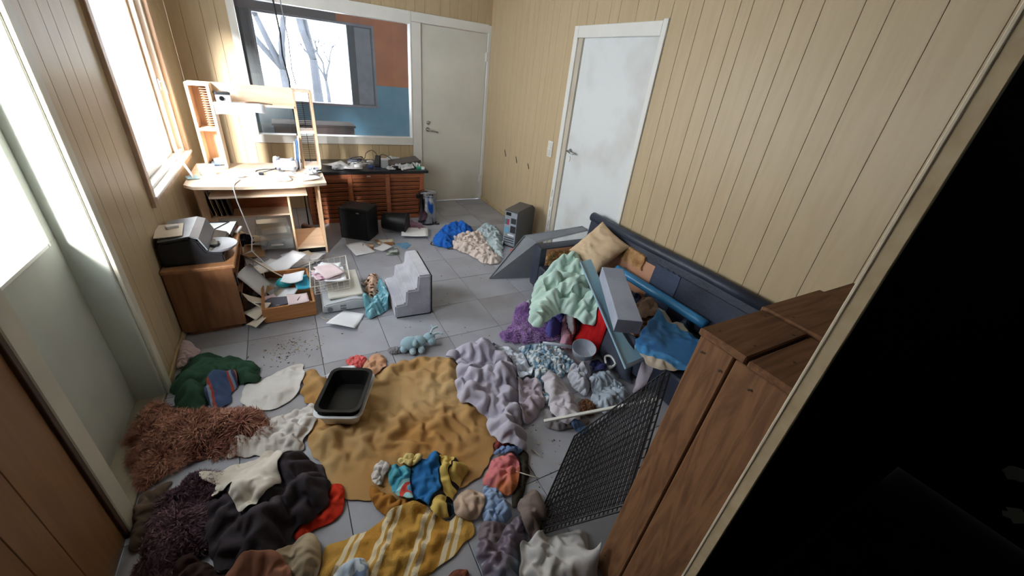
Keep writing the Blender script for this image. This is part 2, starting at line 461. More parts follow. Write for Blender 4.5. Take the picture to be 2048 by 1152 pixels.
tube(bm, [(W-.025, 3.20, 1.05), (W-.03, 3.09, 1.045)], .009, 8); wpart('handle', bm, M_steel, door_2, sub=leaf2, smooth=True)
bm = BM(); box(bm, W+.013, W+.021, 3.185, 3.215, .955, 1.0, bev=.005, seg=2); wpart('keyhole_plate', bm, M_white, door_2, sub=leaf2)
for k in range(5):
    bm = BM(); box(bm, W-.0155, W-.013, 3.335+.004*k, 3.342+.004*k, .12+.11*k, .19+.11*k); wpart('chipped_wood', bm, wood('bare_wood', (180, 150, 112), (150, 116, 80)), door_2)

sw = thing('light_switch', 'white wall switch left of the tall white door', 'switch', (W, 3.52, 1.01))
bm = BM(); box(bm, -.012, 0, -.042, .042, -.078, .078, bev=.005, seg=2); link('plate', bm, M_white, sw)
for dz in (.036, -.036):
    bm = BM(); box(bm, -.017, -.01, -.028, .028, dz-.03, dz+.03, bev=.004); link('rocker', bm, M_door, sw)
for i, (y0, z0, y1, z1) in enumerate([(4.516, .808, 4.474, .738), (4.222, .789, 4.183, .722), (3.93, .772, 3.895, .718)]):
    bm = BM(); t_ = Vector((0, y1-y0, z1-z0)); n_ = Vector((0, -t_.z, t_.y)).normalized()*.005
    prism(bm, [(W-.0005, y0-n_.y, z0-n_.z), (W-.0005, y0+n_.y, z0+n_.z), (W-.0005, y1+n_.y, z1+n_.z), (W-.0005, y1-n_.y, z1-n_.z)], (-.004, 0, 0))
    o = link('wall_slot', bm, mat('slot_black', (40, 32, 26), .8), wall_right)
for nm, x0, x1, y0, y1 in (('baseboard_left', 0, .012, 2.2, D), ('baseboard_right', W-.012, W, 3.39, D-.01), ('baseboard_right_near', W-.012, W, .22, 2.318)):
    bm = BM(); box(bm, x0, x1, y0, y1, 0, .045, bev=.003); struct(link(nm, bm, mat('baseboard', (186, 164, 124), .5)))

# ------------------------------------------------------------------ room behind the inner window, its window and the trees outside
Y2 = 8.0
bm = BM()
for x0, x1, z0, z1 in ((-.02, .57, 1.23, HT), (2.33, 3.6, 1.23, HT), (.57, 2.33, 2.11, HT)): box(bm, x0, x1, Y2, Y2+.2, z0, z1)
wall_far = struct(link('wall_far_orange', bm, M_orange)); wall_far['label'] = 'orange plaster wall of the room behind the glass'
bm = BM()
for x0, x1, z0, z1 in ((-.02, .57, 0, 1.23), (2.33, 3.6, 0, 1.23), (.57, 2.33, 0, .86)): box(bm, x0, x1, Y2-.004, Y2+.2, z0, z1)
wf2 = struct(link('wall_far_blue', bm, M_blue)); wf2['label'] = 'blue plaster lower wall of the room behind the glass'
bm = BM(); box(bm, -.2, -.02, D+.1, Y2+.2, 0, HT); box(bm, 3.5, 3.7, D+.1, Y2+.1, 0, HT); struct(link('wall_far_side', bm, M_orange))
bm = BM(); box(bm, -.2, 3.7, D+.1, Y2+.2, -.06, 0); struct(link('floor_far', bm, M_tile2))
bm = BM(); box(bm, -.2, 3.7, D+.1, Y2+.2, HT, HT+.08); struct(link('ceiling_far', bm, M_ceiling))
window_3 = thing('window_3', 'bright window with bare trees in the room behind', 'window', (1.45, Y2, .86)); window_3['kind'] = 'structure'; del window_3['category']
M_dkframe = mat('far_window_frame', (120, 120, 128), .5)
bm = BM(); frame_bars(bm, 'x', Y2-.03, Y2+.12, .57, 2.33, .86, 2.11, .035); wpart('window_frame', bm, M_dkframe, window_3)
bm = BM(); box(bm, 1.905, 2.0, Y2-.02, Y2+.1, .89, 2.08, bev=.003); wpart('mullion', bm, mat('far_mullion', (52, 60, 72), .5), window_3)
bm = BM(); frame_bars(bm, 'x', Y2-.025, Y2+.02, 2.0, 2.295, .89, 2.08, .02); wpart('sash', bm, mat('far_sash', (60, 66, 76), .5), window_3)
bm = BM(); box(bm, 2.02, 2.275, Y2-.01, Y2+.01, .91, 2.06); wpart('blind', bm, mat('grey_blind', (128, 134, 146), .8), window_3)
bm = BM(); box(bm, .605, 1.905, Y2+.06, Y2+.066, .89, 2.08); wpart('pane', bm, G_clear, window_3)
M_curt = fabric('far_curtain', (74, 66, 74), (62, 56, 64))
bm = BM(); n = 22
prof = [(.04+.53*i/n, Y2-.06+.018*math.sin(i*1.7)) for i in range(n+1)]
prism(bm, [(x, y, .82) for x, y in prof]+[(x, y+.008, .82) for x, y in prof[::-1]], (0, 0, 1.50)); wpart('curtain', bm, M_curt, window_3)
bm = BM(); box(bm, .03, 1.75, Y2-.075, Y2-.03, 2.10, 2.36, bev=.004); wpart('pelmet', bm, mat('pelmet', (84, 68, 66), .8), window_3)
bench = thing('low_sideboard', 'dark brown low sideboard behind the inner window', 'sideboard', (1.0, 6.5, 0))
bm = BM(); box(bm, -.35, .68, 0, .4, .06, .72, bev=.006); link('body', bm, wood('dark_sideboard', (70, 52, 48), (56, 42, 40), stretch=(1, 8, 8), rough=.95), bench)
bm = BM(); box(bm, -.37, .70, -.02, .42, .72, .75, bev=.004); link('top', bm, MATS['dark_sideboard'], bench)
for k in range(4):
    bm = BM(); box(bm, (-.33, .62)[k % 2], (-.29, .66)[k % 2], (.02, .34)[k//2], (.06, .38)[k//2], 0, .06); link('leg', bm, MATS['dark_sideboard'], bench)
bm = BM(); box(bm, -14, 16, -8, 30, -.7, -.62); struct(link('ground', bm, M_snow))
def tree(x, y, h, seed, label):
    r_ = random.Random(seed); t = thing('bare_tree', label, 'tree', (x, y, -.62), group='bare trees outside the far window')
    bm = BM()
    def grow(p, d, L, r, lev):
        q = p + d*L
        mid = p + d*L*.5 + Vector((r_.uniform(-1, 1), r_.uniform(-1, 1), 0))*L*.05
        tube(bm, [p, mid, q], [r, r*.85, r*.68], 6)
        if lev == 0: return
        for k in range(r_.choice((2, 3))):
            dd = (d + Vector((r_.uniform(-.7, .7), r_.uniform(-.7, .7), r_.uniform(-.05, .5)))).normalized()
            grow(q, dd, L*r_.uniform(.6, .85), r*.62, lev-1)
    grow(Vector((0, 0, 0)), Vector((r_.uniform(-.05, .05), 0, 1)), h*.34, h*.028, 4)
    o = link('trunk_and_branches', bm, M_bark, t, smooth=True)
for i, (x, y, h, s, lb) in enumerate([(1.05, 13.5, 5.2, 3, 'bare forked tree nearest the left edge of the far window'), (1.95, 15.5, 6.0, 11, 'bare trunk left of the middle of the far window'),
        (4.4, 19., 4.0, 5, 'thin bare sapling in the bright half of the far window'), (.2, 21., 6.5, 8, 'tall bare tree behind the forked one outside the far window'), (3.0, 23., 3.2, 21, 'small leaning sapling low in the far window')]):
    tree(x, y, h, s, lb)

# ground outlines in metres (x, y), measured on the floor plan of the room
OUT = {
    'mustard': [(0.988, 1.876), (1.133, 1.942), (1.336, 1.944), (1.493, 1.861), (1.506, 1.725), (1.46, 1.61), (1.442, 1.483), (1.494, 1.371), (1.46, 1.27), (1.488, 1.194), (1.412, 1.111), (1.357, 1.043), (1.269, 1.003), (1.169, 1.004), (0.997, 1.053), (0.941, 1.045), (0.862, 1.101), (0.746, 1.14), (0.696, 1.218), (0.684, 1.318), (0.642, 1.416), (0.621, 1.535), (0.636, 1.659), (0.676, 1.766), (0.626, 1.809), (0.612, 1.916), (0.675, 2.12), (0.722, 1.97), (0.806, 1.874), (0.904, 1.834)],
    'mustard_tail': [(0.841, 1.175), (0.865, 1.142), (0.922, 1.065), (0.974, 1.027), (1.058, 0.967), (1.023, 0.956), (0.882, 0.994), (0.857, 1.045), (0.834, 1.105)],
    'striped': [(0.636, 0.986), (0.689, 0.999), (0.738, 0.973), (0.824, 0.995), (0.907, 1.002), (0.99, 0.995), (1.059, 0.97), (1.077, 0.91), (1.094, 0.869), (1.143, 0.914), (1.196, 0.849), (1.191, 0.792), (1.133, 0.776), (1.076, 0.755), (1.017, 0.738), (0.966, 0.719), (0.807, 0.755), (0.61, 0.859)],
    'beige_stripe': [(1.131, 0.92), (1.161, 0.964), (1.216, 0.984), (1.277, 0.945), (1.278, 0.896), (1.221, 0.838), (1.172, 0.844), (1.145, 0.873)],
    'cartoon': [(0.993, 1.139), (1.028, 1.172), (1.083, 1.198), (1.13, 1.19), (1.197, 1.174), (1.228, 1.139), (1.265, 1.066), (1.227, 1.026), (1.168, 0.983), (1.14, 0.944), (1.115, 0.893), (1.079, 0.89), (1.054, 0.918), (1.05, 0.964), (1.007, 1.005), (0.986, 1.065)],
    'teal_patch': [(0.928, 1.192), (0.963, 1.23), (0.993, 1.191), (1.022, 1.15), (0.995, 1.076), (0.994, 1.004), (0.963, 1.025), (0.93, 1.068), (0.918, 1.119)],
    'yellow_crumple': [(0.976, 1.228), (1.004, 1.233), (1.067, 1.214), (1.087, 1.188), (1.07, 1.153), (1.022, 1.15), (0.987, 1.19)],
    'white_crumple': [(0.851, 1.195), (0.882, 1.245), (0.918, 1.262), (0.947, 1.233), (0.928, 1.192), (0.908, 1.185), (0.894, 1.152), (0.873, 1.139)],
    'pink_orange': [(1.296, 0.979), (1.352, 1.028), (1.375, 1.061), (1.419, 1.086), (1.515, 1.053), (1.498, 0.98), (1.455, 0.916), (1.399, 0.87), (1.343, 0.903), (1.323, 0.951)],
    'blue_crumple': [(1.406, 1.092), (1.43, 1.109), (1.495, 1.109), (1.568, 1.073), (1.567, 1.049), (1.526, 1.044), (1.471, 1.063)],
    'maroon': [(1.462, 1.172), (1.495, 1.188), (1.525, 1.115), (1.448, 1.11), (1.431, 1.127)],
    'shadow_strip': [(1.532, 1.063), (1.577, 1.052), (1.536, 0.953), (1.464, 0.871), (1.376, 0.807), (1.359, 0.829), (1.421, 0.89), (1.483, 0.96)],
    'denim': [(1.296, 0.971), (1.335, 0.93), (1.349, 0.886), (1.369, 0.84), (1.35, 0.792), (1.308, 0.778), (1.255, 0.779), (1.233, 0.819), (1.238, 0.857), (1.279, 0.903)],
    'taupe_strap': [(1.223, 0.823), (1.262, 0.779), (1.322, 0.777), (1.279, 0.732), (1.227, 0.708), (1.206, 0.73), (1.178, 0.78)],
    'plum_satin': [(1.16, 0.739), (1.205, 0.755), (1.232, 0.705), (1.281, 0.738), (1.328, 0.775), (1.385, 0.776), (1.379, 0.692), (1.327, 0.673), (1.295, 0.629), (1.253, 0.541), (1.139, 0.585), (1.15, 0.675)],
    'brown_grey': [(1.388, 0.81), (1.419, 0.832), (1.481, 0.861), (1.51, 0.821), (1.503, 0.751), (1.456, 0.69), (1.39, 0.663), (1.364, 0.687), (1.369, 0.756)],
    'blotchy': [(1.313, 0.662), (1.364, 0.68), (1.446, 0.655), (1.507, 0.639), (1.612, 0.617), (1.575, 0.55), (1.543, 0.483), (1.53, 0.423), (1.433, 0.439), (1.24, 0.532)],
    'rust': [(1.001, 0.676), (1.033, 0.703), (1.101, 0.697), (1.103, 0.659), (1.079, 0.629)],
    'sock': [(0.557, 0.994), (0.59, 1.048), (0.624, 1.038), (0.629, 0.983), (0.613, 0.962), (0.601, 0.93), (0.572, 0.913), (0.551, 0.954)],
    'floral': [(0.641, 0.844), (0.672, 0.87), (0.708, 0.885), (0.767, 0.873), (0.774, 0.827), (0.776, 0.76), (0.638, 0.817)],
    'whitegrey': [(0.502, 1.027), (0.586, 1.066), (0.633, 1.004), (0.622, 0.876), (0.558, 0.867), (0.44, 0.924)],
    'flesh': [(0.321, 1.019), (0.408, 1.034), (0.501, 1.008), (0.545, 0.915), (0.499, 0.871), (0.326, 0.955)],
    'pink_rug': [(-0.059, 1.744), (-0.078, 1.927), (-0.046, 2.011), (0.047, 1.991), (0.119, 1.905), (0.201, 1.918), (0.302, 1.847), (0.425, 1.815), (0.476, 1.674), (0.47, 1.6), (0.388, 1.587), (0.298, 1.595), (0.203, 1.599), (0.13, 1.61), (0.077, 1.558), (0.027, 1.534), (-0.022, 1.602)],
    'green': [(0.051, 1.999), (0.02, 2.174), (0.052, 2.344), (0.082, 2.396), (0.221, 2.355), (0.319, 2.305), (0.412, 2.217), (0.431, 2.042), (0.337, 2.041), (0.298, 2.118), (0.226, 2.069), (0.201, 1.976), (0.15, 1.901), (0.093, 1.953)],
    'pinkwhite': [(0.007, 2.328), (-0.003, 2.482), (-0.006, 2.591), (0.06, 2.573), (0.115, 2.45), (0.079, 2.411), (0.058, 2.332)],
    'striped_cap': [(0.179, 1.987), (0.201, 2.103), (0.234, 2.134), (0.293, 2.139), (0.322, 2.087), (0.316, 2.034), (0.288, 2.014), (0.297, 1.959), (0.267, 1.912), (0.217, 1.923)],
    'pillowcase': [(0.335, 2.039), (0.355, 2.058), (0.416, 2.05), (0.511, 2.118), (0.627, 2.145), (0.652, 2.119), (0.63, 1.964), (0.599, 1.867), (0.524, 1.816), (0.448, 1.803), (0.35, 1.868), (0.335, 1.964)],
    'shirt_a': [(0.461, 1.736), (0.536, 1.752), (0.631, 1.751), (0.645, 1.78), (0.672, 1.77), (0.673, 1.704), (0.673, 1.61), (0.618, 1.555), (0.604, 1.504), (0.581, 1.474), (0.518, 1.509), (0.451, 1.515), (0.325, 1.563), (0.275, 1.593), (0.353, 1.613), (0.424, 1.614), (0.469, 1.644)],
    'shirt_b': [(0.208, 1.454), (0.217, 1.499), (0.267, 1.501), (0.304, 1.503), (0.332, 1.521), (0.391, 1.511), (0.457, 1.521), (0.504, 1.501), (0.529, 1.435), (0.535, 1.365), (0.518, 1.282), (0.501, 1.231), (0.455, 1.203), (0.438, 1.152), (0.395, 1.164), (0.376, 1.21), (0.35, 1.287), (0.352, 1.337), (0.322, 1.315), (0.275, 1.359), (0.269, 1.407), (0.244, 1.452)],
    'charcoal': [(0.499, 1.477), (0.537, 1.488), (0.612, 1.443), (0.674, 1.331), (0.696, 1.228), (0.678, 1.137), (0.629, 1.116), (0.561, 1.073), (0.519, 1.049), (0.496, 0.983), (0.439, 0.982), (0.375, 1), (0.302, 1.052), (0.273, 1.154), (0.246, 1.304), (0.266, 1.362), (0.337, 1.382), (0.403, 1.408)],
    'scarlet': [(0.664, 1.224), (0.697, 1.233), (0.747, 1.214), (0.738, 1.112), (0.691, 1.084), (0.62, 1.07), (0.549, 1.048), (0.538, 1.108), (0.626, 1.138), (0.668, 1.156)],
    'plum_fluff': [(0.077, 1.342), (0.095, 1.428), (0.156, 1.477), (0.188, 1.511), (0.254, 1.495), (0.286, 1.446), (0.266, 1.362), (0.244, 1.323), (0.272, 1.207), (0.282, 1.139), (0.247, 1.135), (0.181, 1.123), (0.156, 1.076), (0.097, 1.095), (0.07, 1.2), (0.08, 1.265)],
    'dust_fluff': [(0.022, 1.289), (0.003, 1.442), (0.019, 1.484), (0.076, 1.523), (0.127, 1.541), (0.074, 1.459), (0.065, 1.367), (0.067, 1.268), (0.049, 1.246)],
    'dark_brown_cloth': [(0.173, 1.129), (0.239, 1.146), (0.294, 1.066), (0.368, 1.015), (0.354, 0.987), (0.175, 1.064)],
    'lavender': [(1.424, 1.823), (1.496, 1.899), (1.557, 1.927), (1.662, 1.95), (1.771, 1.9), (1.772, 1.812), (1.817, 1.728), (1.834, 1.61), (1.725, 1.424), (1.687, 1.338), (1.63, 1.188), (1.597, 1.088), (1.555, 1.029), (1.502, 1.066), (1.442, 1.174), (1.448, 1.265), (1.489, 1.325), (1.388, 1.431), (1.386, 1.548), (1.445, 1.688), (1.498, 1.763)],
    'lav_sleeve': [(1.774, 1.523), (1.84, 1.511), (1.885, 1.471), (1.838, 1.296), (1.773, 1.232), (1.644, 1.19), (1.64, 1.247), (1.697, 1.367)],
    'plasticbag': [(1.762, 1.871), (1.811, 1.892), (1.853, 1.864), (1.921, 1.759), (1.924, 1.609), (1.863, 1.467), (1.796, 1.48), (1.795, 1.552), (1.823, 1.68), (1.793, 1.79)],
    'bluewhite': [(1.926, 1.807), (2.045, 1.79), (2.178, 1.749), (2.218, 1.68), (2.227, 1.522), (2.19, 1.472), (2.052, 1.441), (1.926, 1.484), (1.862, 1.466), (1.924, 1.606), (1.941, 1.731)],
    'bluewhite2': [(1.889, 1.521), (1.983, 1.514), (1.982, 1.412), (1.905, 1.281), (1.838, 1.272), (1.829, 1.338)],
    'whitejeans': [(1.914, 1.476), (2.047, 1.453), (2.028, 1.317), (2.012, 1.193), (1.941, 1.08), (1.882, 1.088), (1.839, 1.095), (1.788, 1.19), (1.852, 1.259), (1.873, 1.353)],
    'greywhite': [(2.1, 1.445), (2.26, 1.501), (2.292, 1.432), (2.173, 1.299), (2.099, 1.233), (2.08, 1.281), (2.068, 1.369)],
    'paleblue_sheet': [(2.219, 1.358), (2.273, 1.381), (2.392, 1.405), (2.381, 1.249), (2.376, 1.126), (2.279, 1.074), (2.128, 1.082), (2.067, 1.126), (2.138, 1.25)],
    'brownfur': [(2.021, 1.208), (2.069, 1.214), (2.099, 1.176), (2.059, 1.107), (1.983, 1.103), (1.973, 1.131)],
    'greyband': [(1.749, 1.186), (1.811, 1.254), (1.86, 1.221), (1.9, 1.134), (1.986, 1.098), (2.011, 1.076), (1.952, 1.067), (1.82, 1.09), (1.746, 1.122)],
    'bluebit': [(1.862, 1.102), (1.919, 1.112), (1.955, 1.052), (1.953, 1.009), (1.901, 1.021)],
    'navy_crumple': [(2.313, 1.491), (2.396, 1.492), (2.378, 1.425), (2.356, 1.362), (2.304, 1.337), (2.259, 1.37)],
    'purple_shag': [(1.887, 1.991), (1.994, 2.011), (2.128, 2.177), (2.228, 2.223), (2.239, 2.138), (2.212, 2.059), (2.322, 2.02), (2.304, 1.91), (2.384, 1.86), (2.297, 1.773), (2.132, 1.802), (1.931, 1.872), (1.891, 1.905)],
    'violet': [(2.203, 1.865), (2.285, 1.961), (2.406, 2.031), (2.483, 1.982), (2.396, 1.88), (2.306, 1.818), (2.182, 1.774)],
    'pink_scarf': [(2.328, 1.863), (2.435, 1.91), (2.416, 1.8), (2.332, 1.712), (2.249, 1.65), (2.18, 1.614), (2.261, 1.738)],
    'white_knot': [(2.337, 1.855), (2.453, 1.905), (2.44, 1.809), (2.338, 1.704), (2.332, 1.775)],
    'red': [(2.327, 1.703), (2.41, 1.771), (2.498, 1.833), (2.583, 1.782), (2.542, 1.625), (2.459, 1.543), (2.343, 1.502), (2.33, 1.582), (2.263, 1.616)],
    'darkfloorcloth': [(2.485, 1.738), (2.602, 1.675), (2.584, 1.587), (2.556, 1.387), (2.436, 1.191), (2.412, 1.287), (2.419, 1.441), (2.435, 1.588)],
    'greysheet_r': [(2.369, 1.124), (2.479, 1.219), (2.611, 1.32), (2.648, 1.196), (2.535, 1.139), (2.46, 1.141)],
    'mint': [(2.221, 2.125), (2.377, 2.323), (2.509, 2.389), (2.719, 2.391), (2.844, 2.378), (2.784, 2.171), (2.657, 1.96), (2.558, 1.818), (2.43, 1.61), (2.362, 1.633), (2.343, 1.713), (2.307, 1.811), (2.264, 1.826), (2.123, 1.768), (2.046, 1.725), (1.98, 1.754), (2.069, 1.914)],
    'mint_sheet': [(2.05, 2.092), (2.18, 2.216), (2.356, 2.343), (2.353, 2.289), (2.238, 2.122), (2.136, 1.973), (2.135, 2.063)],
    'tanbits': [(2.474, 2.298), (2.635, 2.376), (2.773, 2.386), (2.833, 2.287), (2.73, 2.239), (2.564, 2.272)],
    'blue_fold': [(2.689, 2.028), (2.816, 1.949), (2.964, 1.84), (2.83, 1.743), (2.699, 1.661), (2.747, 1.768), (2.773, 1.865), (2.615, 1.873)],
    'navy_mess': [(2.797, 1.776), (2.92, 1.787), (2.923, 1.661), (2.844, 1.525), (2.697, 1.469), (2.622, 1.495), (2.702, 1.64)],
    'beige_mess': [(2.603, 1.475), (2.741, 1.556), (2.839, 1.535), (2.875, 1.413), (2.763, 1.379), (2.709, 1.439), (2.612, 1.442)],
    'brown_leather': [(2.622, 1.495), (2.75, 1.492), (2.805, 1.431), (2.928, 1.431), (2.827, 1.322), (2.649, 1.273), (2.52, 1.267), (2.484, 1.324)],
    'plastic_dark': [(2.849, 1.342), (2.95, 1.39), (2.99, 1.348), (2.983, 1.275), (2.879, 1.253), (2.803, 1.29)],
    'blue_sheet': [(2.388, 1.212), (2.525, 1.278), (2.673, 1.314), (2.854, 1.345), (2.99, 1.316), (2.99, 1.292), (2.99, 1.238), (2.901, 1.194), (2.778, 1.167), (2.638, 1.085), (2.481, 1.099), (2.342, 1.086)],
    'magenta': [(2.71, 1.212), (2.803, 1.262), (2.963, 1.292), (2.966, 1.254), (2.836, 1.197), (2.719, 1.2)],
    'royal': [(1.963, 3.763), (2.1, 3.969), (2.315, 4.163), (2.528, 4.117), (2.525, 3.91), (2.37, 3.772), (2.201, 3.704), (2.082, 3.513), (1.965, 3.609)],
    'palepattern': [(2.105, 3.539), (2.213, 3.737), (2.412, 3.838), (2.536, 3.848), (2.507, 3.521), (2.459, 3.299), (2.498, 3.209), (2.447, 3.058), (2.314, 3.053), (2.252, 3.142), (2.234, 3.282), (2.167, 3.409)],
    'palegreen': [(2.483, 3.814), (2.702, 4.081), (2.783, 4.012), (2.82, 3.775), (2.672, 3.454), (2.526, 3.226), (2.526, 3.102), (2.475, 3.336), (2.499, 3.569)],
    'mauve': [(1.764, 4.409), (1.893, 4.468), (1.99, 4.297), (2.038, 4.103), (1.987, 4.01), (1.711, 4.09)],
    'leopard': [(1.138, 3.022), (1.205, 3.098), (1.265, 3.19), (1.265, 3.169), (1.265, 2.976), (1.265, 3.005), (1.211, 2.804), (1.146, 2.753), (1.139, 2.865)],
    'tealsatin': [(1.082, 2.698), (1.138, 2.738), (1.216, 2.796), (1.265, 3.003), (1.265, 2.999), (1.265, 2.912), (1.265, 2.787), (1.265, 2.735), (1.265, 2.591), (1.143, 2.492), (1.072, 2.496)],
    'coral': [(0.86, 2.061), (0.906, 2.1), (0.955, 2.099), (1.001, 2.034), (0.958, 1.974), (0.903, 1.982)],
    'tanpaper': [(0.936, 1.931), (0.978, 1.989), (1.008, 2.064), (1.078, 2.074), (1.102, 1.969), (1.059, 1.889), (0.985, 1.859)],
    'whitebag': [(0.72, 1.964), (0.806, 2.007), (0.872, 2.035), (0.948, 1.918), (1.013, 1.846), (0.955, 1.789), (0.788, 1.856)],
    'crumpaper': [(-0.008, 2.529), (0.003, 2.589), (0.068, 2.554), (0.113, 2.473), (0.101, 2.412), (0.035, 2.432)],
    'paper_a': [(0.805, 2.501), (0.942, 2.659), (1.064, 2.553), (0.971, 2.384)],
    'paper_b': [(1.118, 3.886), (1.285, 3.913), (1.362, 3.642), (1.174, 3.584)],
    'photo_a': [(1.28, 3.868), (1.391, 3.845), (1.35, 3.692), (1.259, 3.717)],
    'photo_b': [(1.402, 3.93), (1.595, 3.909), (1.58, 3.768), (1.425, 3.777)],
    'paper_c': [(1.356, 3.722), (1.471, 3.82), (1.537, 3.69), (1.428, 3.621)],
    'photo_c': [(1.456, 3.618), (1.579, 3.662), (1.56, 3.515), (1.442, 3.533)],
    'blue_book': [(1.584, 3.781), (1.713, 3.798), (1.734, 3.725), (1.654, 3.624), (1.582, 3.7)],
    'letter': [(1.743, 4.137), (2.026, 4.09), (1.947, 3.83), (1.682, 3.914)],
    'case': [(1.176, 3.244), (1.246, 3.324), (1.323, 3.23), (1.209, 3.125)],
}

# ------------------------------------------------------------------ height map of what already lies in the room
HR = .02
HNX, HNY = int(3.4/HR)+2, int(5.4/HR)+2
HM = np.zeros((HNX, HNY)) + .0015
def hs(x, y):
    """bilinear height under the points"""
    fx = np.clip((np.asarray(x)+.1)/HR, 0, HNX-1.001); fy = np.clip(np.asarray(y)/HR, 0, HNY-1.001)
    i = fx.astype(int); j = fy.astype(int); u = fx-i; v = fy-j
    return (HM[i, j]*(1-u)+HM[i+1, j]*u)*(1-v) + (HM[i, j+1]*(1-u)+HM[i+1, j+1]*u)*v
def stamp(x, y, z):
    i = np.clip(((np.asarray(x)+.1)/HR+.5).astype(int), 0, HNX-1); j = np.clip((np.asarray(y)/HR+.5).astype(int), 0, HNY-1)
    np.maximum.at(HM, (i, j), z)
def stamp_poly(poly, z):
    gx, gy = np.meshgrid(np.arange(HNX)*HR-.1, np.arange(HNY)*HR, indexing='ij')
    ins = inside(poly, gx, gy)
    zz = z(gx, gy) if callable(z) else z
    HM[ins] = np.maximum(HM, zz)[ins]
def stamp_box(x0, x1, y0, y1, z): stamp_poly([(x0, y0), (x1, y0), (x1, y1), (x0, y1)], z)
def inside(poly, x, y):
    r = np.zeros(np.shape(x), bool); n = len(poly)
    for k in range(n):
        (ax, ay), (bx, by) = poly[k], poly[(k+1) % n]
        c = ((ay > y) != (by > y)) & (x < (bx-ax)*(y-ay)/(by-ay+1e-12)+ax)
        r ^= c
    return r
def edge_near(poly, x, y):
    best = np.full(np.shape(x), 1e9); qx = np.array(x, float); qy = np.array(y, float); n = len(poly)
    for k in range(n):
        (ax, ay), (bx, by) = poly[k], poly[(k+1) % n]
        dx, dy = bx-ax, by-ay
        t = np.clip(((x-ax)*dx+(y-ay)*dy)/(dx*dx+dy*dy+1e-12), 0, 1)
        px, py = ax+t*dx, ay+t*dy; d = np.hypot(x-px, y-py); c = d < best
        best = np.where(c, d, best); qx = np.where(c, px, qx); qy = np.where(c, py, qy)
    return best, qx, qy
def soften(poly, k=2, rough=0., rg=None):
    """round an outline by corner cutting, with a little raggedness"""
    p = [np.array(q, float) for q in poly]
    for _ in range(k):
        p = [v for i in range(len(p)) for v in (p[i]*.75+p[(i+1) % len(p)]*.25, p[i]*.25+p[(i+1) % len(p)]*.75)]
    if rough and rg is not None: p = [q + rg.normal(0, rough, 2) for q in p]
    return [tuple(q) for q in p]
def wnoise(x, y, lam, rg, ridged=True, n=3):
    """folds: long warped ridges of wavelength lam, mostly along one wandering direction"""
    a0 = rg.uniform(0, PI); big = lam*3.2
    turn = .75*np.sin(x/big*2+rg.uniform(0, 6))*np.cos(y/big*1.7+rg.uniform(0, 6))
    s = 0; tot = 0
    for k in range(n):
        a = a0+rg.normal(0, .45 if k < n-1 else 1.2); l = lam*rg.uniform(.75, 1.5); w = (1., .7, .6)[k % 3]
        u = x*np.cos(a)+y*np.sin(a); t = -x*np.sin(a)+y*np.cos(a)
        u = u+lam*turn+lam*.35*np.sin(t/lam*1.1+rg.uniform(0, 6))+lam*.18*np.sin(t/lam*2.7+u/lam+rg.uniform(0, 6))
        v = np.sin(u/l*2*PI+rg.uniform(0, 6))
        env = .55+.45*np.sin(t/(lam*2.2)+rg.uniform(0, 6))*np.sin(u/(lam*2.6)+rg.uniform(0, 6))
        s = s + w*env*((1-np.abs(v))*2-1 if ridged else v); tot += w
    return s/tot*1.5

